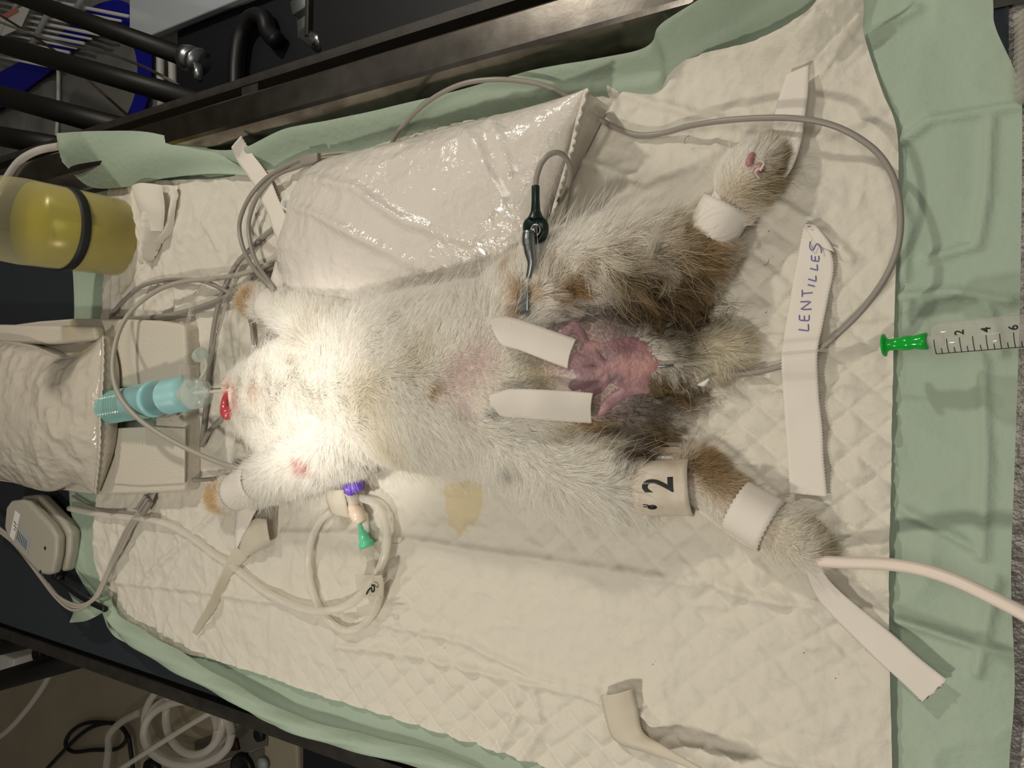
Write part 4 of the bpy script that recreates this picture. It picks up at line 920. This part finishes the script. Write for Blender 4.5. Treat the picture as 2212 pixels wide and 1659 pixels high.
q=[P(a,b_,z) for a,b_,z in [(768,1240,.020),(792,1243,.022),(824,1240,.022),(830,1292,.012),(822,1302,.010),(785,1288,.012),(770,1268,.016)]]
o=mesh_obj('flag',q,[[0,1,2,3,4,5,6]],M['milky'],tg_,smooth=False); solid(o,.0005,0)
ribbon('fold',[(806,1244,.026),(802,1262,.022),(797,1286,.016)],[(826,1242,.026),(829,1262,.022),(828,1292,.014)],M['tape_shade'],tg_,10,5)
tube('pen_mark',pxs([(792,1283,.0235),(796,1275,.0245),(802,1270,.0255),(804,1278,.0255),(808,1276,.0262),(808,1266,.0268),(803,1264,.0262)],.016),.0007,M['ink'],tg_,5,6)

# white rubber tube at lower right
cable('thick white rubber tube arching out of the lower hind paw to the right edge',[(1440,1062,.008),(1490,1080,.010),(1520,1102,.010),(1560,1132,.010),(1600,1160,.010),(1632,1176,.008),(1700,1202,.008),(1785,1213,.020),(1850,1216,.026),(1920,1219,.032),(1990,1230,.038),(2060,1252,.044),(2130,1284,.050),(2212,1326,.056),(2290,1372,.06)],.0035,nmat('white_rubber','#ddd0c4',.45),name='rubber_tube',cat='tube')

# ------------------------------------------------------------------ syringe and urinary catheter
sy = thing('syringe','clear graduated syringe barrel with black ticks at the right edge','syringe',tuple(P(2110,730,.02)))
sa=Vector(P(2022,733,.030)); sb=Vector(P(2330,705,.036)); dd=(sb-sa).normalized(); SR=.0088
M['barrel']=clear('syringe_barrel','#f3f1ee',.16,.06)
brl = lathe('barrel',[(-.008,.0022),(-.0015,.0026),(-.001,SR*.9),(.001,SR),((sb-sa).length,SR)],sa,dd,M['barrel'],sy,36)
sd=dd.cross(Vector((0,0,1))).normalized()   # to image down
su=sd.cross(dd); su = su if su.z>0 else -su; sd = sd if sd.y<0 else -sd
def sypt(d,g,r=SR+.0003): return sa+dd*d+sd*math.sin(g)*r+su*math.cos(g)*r
tk=[]; g0=math.radians(62); unit=.0059
arc=[sypt(.0002+i*.004,g0) for i in range(16)]; tk.append(sweep(np.array([tuple(p) for p in arc]),.00022,6))
for k in range(20):
    d=.0003+k*unit/2; g1=g0-math.radians(58 if k%2==0 else 26); pts=[sypt(d,g0+(g1-g0)*i/6) for i in range(7)]
    tk.append(sweep(np.array([tuple(p) for p in pts]),.00022,6))
join('graduations',tk,M['ink'],brl)
for k,ch in enumerate('246'):
    v,f=textmesh(ch); v=v[:, :2]-v[:, :2].min(0); v=v/v[:,1].max()
    d0=.0003+(k+1)*2*unit
    VV=[sypt(d0+.0022-y_*.0044, math.radians(-4)-x_*math.radians(26), SR+.0003) for x_,y_ in v]
    o=mesh_obj('numeral',VV,f,M['ink'],brl); solid(o,.0001,0)
uc = thing('urinary_catheter','clear catheter with bright green hub joined to the syringe','catheter',tuple(P(1900,745,.02)))
ga=Vector(P(1908,746,.026)); gb_=Vector(P(2003,737,.029)); gd=(gb_-ga).normalized(); GLn=(gb_-ga).length
lathe('hub',[(0,.0010),(0,.0062),(.0009,.0064),(.0014,.0045),(.003,.0032),(GLn*.42,.0036),(GLn*.45,.0040),(GLn*.62,.0040),(GLn*.7,.0036),(GLn*.86,.0044),(GLn,.0047),(GLn,.0030)],ga,gd,M['grn_conn'],uc,24)
tube('catheter_tube',pxs([(1424,792,.034),(1450,790,.032),(1520,783,.026),(1600,773,.024),(1700,763,.024),(1800,755,.025),(1908,746,.026)]),.0009,M['clear'],uc,8,8)
tube('guide_tip',pxs([(1420,792,.036),(1436,791,.035),(1455,789,.032)]),.0009,M['zinc'],uc,4,8)
lathe('hub_nozzle',[(0,.0034),(.006,.0030),(.008,.0024)],gb_,gd,M['barrel'],uc,16)

# ------------------------------------------------------------------ tissue and small cap behind the bottle
ts = thing('gauze_swab','crumpled white gauze swab beside the yellow bottle','gauze',tuple(P(335,480,.004)))
def zf(s,t,x,y): return .010*np.sin(np.pi*s)**.5*np.sin(np.pi*t)**.3*(1+.9*np.sin(s*13+2*t))+.003*ridged(x,y,60,71,2)
V,Fc,_=coons(edge([(288,408,.006),(330,400,.006),(388,402,.006)]),edge([(305,570,.006),(335,560,.006),(352,530,.006)]),edge([(288,408,.006),(300,460,.006),(312,520,.006),(305,570,.006)]),edge([(388,402,.006),(385,450,.006),(372,500,.006),(352,530,.006)]),50,60,zf)
mesh_obj('fold',V,Fc,M['paper'],ts)
V,Fc,_=coons(edge([(285,405,.016),(315,398,.018),(350,400,.016)]),edge([(318,500,.016),(335,500,.016),(352,500,.014)]),edge([(285,405,.016),(300,450,.020),(318,500,.016)]),edge([(350,400,.016),(356,450,.018),(352,500,.014)]),30,40,lambda s,t,x,y:.006*np.sin(np.pi*s)**.6*(1+.4*np.sin(t*5)))
mesh_obj('fold',V,Fc,M['paper'],ts)
nc = thing('hollow_stopper','small white plastic stopper with hollow centre on the tape left of the large bag','cap',tuple(P(630,445,.008)))
ca_=Vector(P(642,462,.010)); cb2=Vector(P(625,437,.026)); cdv=(cb2-ca_).normalized(); cl_=(cb2-ca_).length
lathe('shell',[(0,.0065),(cl_*.9,.0078),(cl_,.0080),(cl_,.0068),(cl_-.004,.0060),(cl_-.004,.0030)],ca_,cdv,M['white_p'],nc,28)
lathe('spigot',[(cl_-.005,.0030),(cl_-.001,.0030),(cl_-.001,.0018),(cl_-.004,.0016),(cl_-.004,0)],ca_,cdv,M['peach'],nc,20)

# debris specks and stray hairs
for i,(a,b_,z) in enumerate([(1292,453,.008),(1440,540,.05),(1660,500,.006),(1750,489,.013),(1505,825,.014),(960,1400,.007),(1410,1435,.007),(1737,1410,.007),(1805,1465,.007),(1655,675,.006)]):
    sl_ = ['speck of dirt on the pad between the large bag and the hind leg', 'speck of dirt on the tan fur of the upper hind leg', 'speck of dirt on the pad just left of the lettered tape', 'speck of dirt on the top end of the lettered tape', 'dark speck beside the white crumb on the tail fur', 'speck of dirt low on the pad below the number tag', 'speck of dirt on the lower middle of the pad', 'speck of dirt on the pad left of the long ragged tape', 'speck of dirt on the pad under the long ragged tape', 'speck of dirt on the pad above the tail'][i]
    o=lathe('speck',[(0,0),(.0001,.0003),(.0003,.00035),(.0005,0)],P(a,b_,z),(0,0,1),M['dirt'],None,8)
    tag(o,'tiny '+sl_,'speck','dirt specks')
rs=np.random.RandomState(3)
for i,(a,b_) in enumerate([(1570,680),(1580,690),(1545,650),(1660,560),(1625,745),(1600,770),(870,1163),(1330,760),(1150,745),(1160,930),(1480,310),(1340,500)]):
    L_=16+rs.rand()*12; an=rs.rand()*6; z=.009 if a>1500 or b_>1100 or a in(1480,1340) else .072
    pts=[(a+math.cos(an+k*.35)*L_*k/3,b_+math.sin(an+k*.35)*L_*k/3,z+.001*k) for k in range(4)]
    o=tube('loose_hair',pxs(pts),.00014,M['dirt'],None,5,5); tag(o,['loose dark hair on the pad above the tail tip', 'second loose dark hair close above the tail tip', 'loose dark hair on the pad under the hock of the upper hind leg', 'loose dark hair on the pad beside the lettered tape end', 'loose dark hair on the pad right of the tail tip', 'loose dark hair lying across the tail tip', 'loose hair on the pad right of the silicone loop', 'loose dark hair across the pink groin skin', 'curved dark hair below the upper groin tape', 'short dark hair below the lower groin tape', 'loose hair on the pad above the thick grey cable loop', 'loose hair on the pad left of the upper hind paw'][i],'hair','loose hairs')
o=tube('white_crumb',pxs([(1508,831,.022),(1520,829,.024),(1532,818,.024)]),[.0006,.0018,.0005],M['white_p'],None,5,8); tag(o,'small curved white crumb on the brown tail fur','crumb')

# ------------------------------------------------------------------ background: upper left
def bar(label, a, b_, r, name='frame_tube', group=None, mat=None):
    o=tube(name,[P(*a),P(*b_)],r,mat or M['black_paint'],None,1,16,smooth_curve=False); tag(o,label,'tube',group); return o
ft_ = thing('frame_tube','uppermost dark frame tube ending in a silver fitting at the upper left','tube',tuple(P(250,70,-.12)))
tube('pole',[P(-60,-44,-.12),P(412,128,-.12)],.0125,M['black_paint'],ft_,1,18,smooth_curve=False)
lathe('fitting',[(0,.010),(0,.0165),(.014,.0165),(.015,.0145),(.024,.0145),(.025,.017),(.032,.017),(.032,0)],P(402,124,-.12),P(440,137,-.12)-P(402,124,-.12),M['zinc'],ft_,10)
lathe('spigot_end',[(0,.006),(.02,.006),(.02,0)],P(428,140,-.115),(0,-1,0),M['zinc'],ft_,10)
bar('second dark frame tube from the top at the upper left',(-60,78,-.10),(440,222,-.10),.0135)
bar('third dark frame tube from the top at the upper left',(-60,190,-.08),(300,288,-.08),.0150)
bar('lowest dark frame tube at the upper left, ending behind the pad corner',(-60,283,-.07),(150,322,-.07),.0150)
# grey sack with big blue printed loop
sk = thing('printed_sack','grey plastic sack with a thick blue printed loop lying under the frame tubes','sack',tuple(P(180,140,-.45)))
zs=-.42
V,Fc,_=coons(edge([(-120,-40,zs),(180,-60,zs),(352,-40,zs)]),edge([(-120,400,zs),(150,420,zs),(380,380,zs)]),edge([(-120,-40,zs),(-120,200,zs),(-120,400,zs)]),edge([(352,-40,zs),(362,120,zs),(360,240,zs),(380,380,zs)]),50,50,lambda s,t,x,y:.02*(vn(x,y,9,81)-.5)+.01*ridged(x,y,16,82,2))
o=mesh_obj('film',V,Fc,M['sack'],sk); solid(o,.004,-1)
V,Fc=None,None
def flatband(name,cen,wd,z,mat,parent,lift=.0):
    c=resample(crv(pxs([(a,b_,z) for a,b_ in cen]),8),70); t=np.gradient(c,axis=0); t/=np.linalg.norm(t,axis=1)[:,None]; s=np.cross(t,[0,0,1.]); V=[]; W=np.interp(np.linspace(0,1,70),np.linspace(0,1,len(wd)),wd)
    for i in range(70): V+=[c[i]-s[i]*W[i],c[i]+s[i]*W[i]]
    o=mesh_obj(name,np.array(V),[[2*i,2*i+1,2*i+3,2*i+2] for i in range(69)],mat,parent,smooth=False); solid(o,.002,1); return o
flatband('printed_loop',[(-60,240),(0,196),(50,165),(105,128),(165,72),(210,38),(262,30),(296,70),(312,120),(312,180),(298,235),(270,290),(240,340)],[.042,.044,.042,.036,.031,.029,.028,.026,.025,.024,.023,.022,.022],zs+.018,M['navy'],sk)
tube('seam',pxs([(126,150,zs+.02),(126,220,zs+.02),(122,300,zs+.02)]),.004,M['white_p'],sk,3,8)
tube('edge_strip',pxs([(345,-10,zs+.02),(346,110,zs+.02),(348,235,zs+.02)]),.0075,M['white_p'],sk,3,8)
tube('edge_strip',pxs([(372,60,zs+.02),(372,140,zs+.02),(374,220,zs+.02)]),.0075,M['white_p'],sk,3,8)
# wire rack
wrk = thing('wire_rack','white wire rack lying behind the frame tubes in the corner','rack',tuple(P(100,50,-.38)))
for k in range(12):
    v0=-24+k*13
    tube('rod',[P(-20,v0,-.375),P(278-16*k,v0+(298-16*k)*.2,-.375)],.0026 if k%2 else .0036,M['white_p'],wrk,1,8,smooth_curve=False)
for a,b_,c_,d_ in ((60,110,130,-20),(150,40,190,-20),(0,90,50,-20)):
    tube('cross_rod',[P(a,b_,-.36),P(c_,d_,-.36)],.006,M['labelgrey'],wrk,1,8,smooth_curve=False)
flatq('paper_slip',[(-20,45),(70,5),(45,60),(-20,90)],-.355,M['white_p'],wrk,.001)
M['redp']=nmat('salmon_print','#c97a68',.5); flatq('paper_stripe',[(5,32),(35,15),(40,24),(12,40)],-.352,M['redp'],wrk,.001)
# thin cords
cable('thin brown cord crossing the blue loop diagonally',[(-20,20,-.2),(90,90,-.2),(150,135,-.2),(210,190,-.18),(290,262,-.16)],.0022,nmat('brown_cord','#4a3c30',.6),name='cord',cat='cord')
cable('thin grey cord crossing the frame tubes towards the table rail',[(-20,40,-.18),(60,70,-.18),(140,95,-.18),(220,112,-.18),(300,140,-.17),(370,175,-.15),(430,215,-.10)],.0022,nmat('grey_cord','#6b6a68',.5),name='cord',cat='cord')
# pale box top
bxm = thing('equipment_box','pale grey equipment box seen at the top left under the table','box',tuple(P(420,20,-.35)))
zb_=-.2
prism('lid',[(P(a,b_,zb_).x,P(a,b_,zb_).y) for a,b_ in [(279,-80),(279,62),(298,88),(420,38),(545,-14),(700,-80)]],zb_-.012,zb_,nmat('box_grey','#a2a8ae',.4),bxm,.002)
prism('body',[(P(a,b_,zb_).x,P(a,b_,zb_).y) for a,b_ in [(285,-80),(285,58),(302,80),(420,30),(545,-20),(690,-80)]],-.5,zb_-.012,M['labelgrey'],bxm)
# black cabinet under the upper rail
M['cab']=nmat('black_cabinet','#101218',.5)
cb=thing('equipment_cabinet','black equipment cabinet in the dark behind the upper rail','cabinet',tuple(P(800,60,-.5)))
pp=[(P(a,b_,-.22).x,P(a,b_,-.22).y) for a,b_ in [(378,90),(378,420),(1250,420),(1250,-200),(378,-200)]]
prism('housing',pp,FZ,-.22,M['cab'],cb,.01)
cable('black loop of cable lying on the dark cabinet',[(510,190,-.205),(512,130,-.205),(522,70,-.205),(545,38,-.205),(570,40,-.205),(580,70,-.205),(600,90,-.205)],.012,M['black'])
sc3=thing('spring_clamp','silver spring clamp hooked on the dark side above the rail','clamp',tuple(P(665,60,-.1)))
obox('clamp_plate',P(658,40,-.10),(.010,.002,0),(-.002,.020,0),(0,0,.003),M['zinc'],sc3,.001)
obox('clamp_plate',P(652,12,-.095),(.012,.002,0),(-.002,.008,0),(0,0,.005),M['zinc'],sc3,.001)
obox('clamp_arm',P(668,20,-.09),(.003,0,0),(.001,.030,0),(0,0,.004),M['frame'],sc3,.001)
h_=pxs([(652,70,-.10),(668,82,-.09),(682,92,-.085),(680,104,-.10)]); V,Fc=sweep(crv(h_,6),.008,12,flat=.35); mesh_obj('hook',V,Fc,M['zinc'],sc3)
# dark side parts under the left end and the tube at far left
cable('clear tube curving up at the far left edge beside the bottle',[(-10,425,.03),(10,392,.03),(40,350,.03),(80,326,.03),(128,316,.02)],.0045,M['silicone'],name='clear_tube',cat='tube')

# ------------------------------------------------------------------ background: lower left
bar('upper of the two dark frame tubes at the lower left',(-60,1412,-.06),(120,1368,-.06),.012)
bar('lower of the two dark frame tubes at the lower left',(-60,1488,-.10),(240,1400,-.10),.0155)
bt2=thing('bolt_bracket','small silver bracket with a round bolt between the lower left tubes','bracket',tuple(P(88,1412,-.12)))
obox('bracket_plate',P(92,1412,-.13),(.022,.004,0),(-.004,.014,0),(0,0,.002),M['zinc'],bt2,.001)
lathe('bolt',[(0,.012),(.006,.012),(.008,.009),(.003,.007),(.003,0)],P(86,1412,-.128),(0,0,1),M['frame'],bt2,24)
obox('white_socket',P(25,1430,-.3),(.05,0,0),(0,.022,0),(0,0,.02),M['white_p'],bt2,.004)
cable('clear spiral hose curving down at the far lower left',[(-20,1605,-.35),(20,1575,-.35),(60,1530,-.35),(95,1480,-.35),(112,1445,-.35)],.006,M['silicone'],name='clear_hose',cat='tube')
cable('black cable looped on the floor at the lower left',[(95,1668,-.53),(130,1630,-.53),(170,1590,-.53),(205,1568,-.53),(245,1562,-.53),(270,1580,-.53),(272,1600,-.53),(250,1618,-.53),(200,1620,-.53),(160,1624,-.53),(142,1610,-.53),(150,1585,-.53),(175,1566,-.53),(205,1560,-.53),(255,1566,-.53),(276,1590,-.52),(282,1620,-.52),(288,1668,-.52)],.0048,M['black'])
cable('pale flat hose dropping past the black cable loop',[(228,1670,-.5),(234,1620,-.5),(236,1588,-.48),(262,1560,-.47),(300,1540,-.45)],.008,M['silicone'],name='clear_hose',cat='tube')
pm=thing('pump_unit','beige pump unit with knobs and a dial on the floor at the lower left','pump',tuple(P(470,1600,-.5)))
zp=-.36
prism('housing',[(P(a,b_,zp).x,P(a,b_,zp).y) for a,b_ in [(300,1525),(470,1470),(640,1560),(650,1800),(300,1800)]],FZ,zp,nmat('beige_case','#9a917c',.5),pm,.006)
M['panel']=nmat('panel_grey','#5f5d55',.5)
prism('panel',[(P(a,b_,zp).x,P(a,b_,zp).y) for a,b_ in [(424,1600),(580,1545),(580,1610),(424,1660)]],zp,zp+.004,M['panel'],pm,.001)
prism('panel',[(P(a,b_,zp).x,P(a,b_,zp).y) for a,b_ in [(424,1668),(572,1615),(572,1760),(424,1760)]],zp,zp+.004,M['panel'],pm,.001)
lathe('knob',[(0,.012),(.012,.011),(.013,.009),(.013,0)],P(569,1583,zp),(0,0,1),M['black'],pm,24)
obox('power_switch',P(507,1608,zp+.006),(.010,.003,0),(-.003,.009,0),(0,0,.004),nmat('dark_red','#2c0d0a',.4),pm,.001)
lathe('dial',[(0,.028),(.01,.027),(.011,.020),(.007,.019),(.007,0)],P(530,1660,zp+.003),(0,0,1),M['black'],pm,32)
lathe('small_dial',[(0,.011),(.008,.010),(.009,0)],P(572,1648,zp+.003),(0,0,1),M['labelgrey'],pm,20)
obox('slot',P(485,1618,zp+.005),(.001,.0,0),(0,.012,0),(0,0,.002),M['black'],pm)
lathe('carry_port',[(0,.022),(.012,.020),(.012,0)],P(335,1660,zp),(0,0,1),M['black'],pm,24)
for k,(cu,cv,ru,rv) in enumerate([(400,1560,88,92),(392,1575,78,70),(420,1550,62,80),(405,1585,95,70)]):
    pts=[(cu+ru*math.cos(a),cv+rv*math.sin(a),-.33+.012*k+.01*math.sin(a)) for a in np.linspace(0,2*math.pi,17)]
    lab=['outermost left coil of pale hose resting on the pump','low inner coil of pale hose resting on the pump','narrow upright coil of pale hose resting on the pump','wide bottom coil of pale hose resting on the pump'][k]
    cable(lab,pts,.0065,M['silicone'],name='coiled_hose',cat='tube',group='hose coils on the pump')
cable('thin straight hose crossing over the coiled hoses',[(250,1668,-.28),(340,1610,-.28),(420,1560,-.28),(490,1520,-.28)],.0045,M['silicone'],name='clear_hose',cat='tube')
# dark plinth at the bottom edge
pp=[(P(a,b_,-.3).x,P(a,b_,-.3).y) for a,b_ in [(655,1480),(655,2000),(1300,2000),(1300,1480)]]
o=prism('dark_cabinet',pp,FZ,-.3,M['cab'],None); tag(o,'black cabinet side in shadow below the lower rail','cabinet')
# right margin: textured metal worktop under the pad and clear ribbed hose
rt=mesh_obj('worktop',[(X1,-.9,-.012),(X1,.9,-.012),(-.03,.9,-.012),(-.03,-.9,-.012)],[[0,1,2,3]],nmat('galvanised_top',(.50,.47,.44),.38,metal=.5,bump=[(350,.6,.0015)],var=('#5c5854',120,.5)),None,smooth=False); solid(rt,.01,-1)
tag(rt,'scuffed grey metal worktop showing past the right edge of the pad','worktop')
rh=thing('ribbed_hose','clear ribbed hose at the upper right edge','hose',tuple(P(2205,120,0)))
tube('hose',pxs([(2250,20,.01),(2252,80,.01),(2250,140,.01),(2253,210,.01)]),.011,M['clear'],rh,6,16)
hc_=crv(pxs([(2250,20,.01),(2252,80,.01),(2250,140,.01),(2253,210,.01)]),5)
for i in range(1,len(hc_)-1,1): lathe('rib',[(-.0012,.011),(0,.0128),(.0012,.011)],hc_[i],hc_[i+1]-hc_[i-1],M['clear'],rh,20)
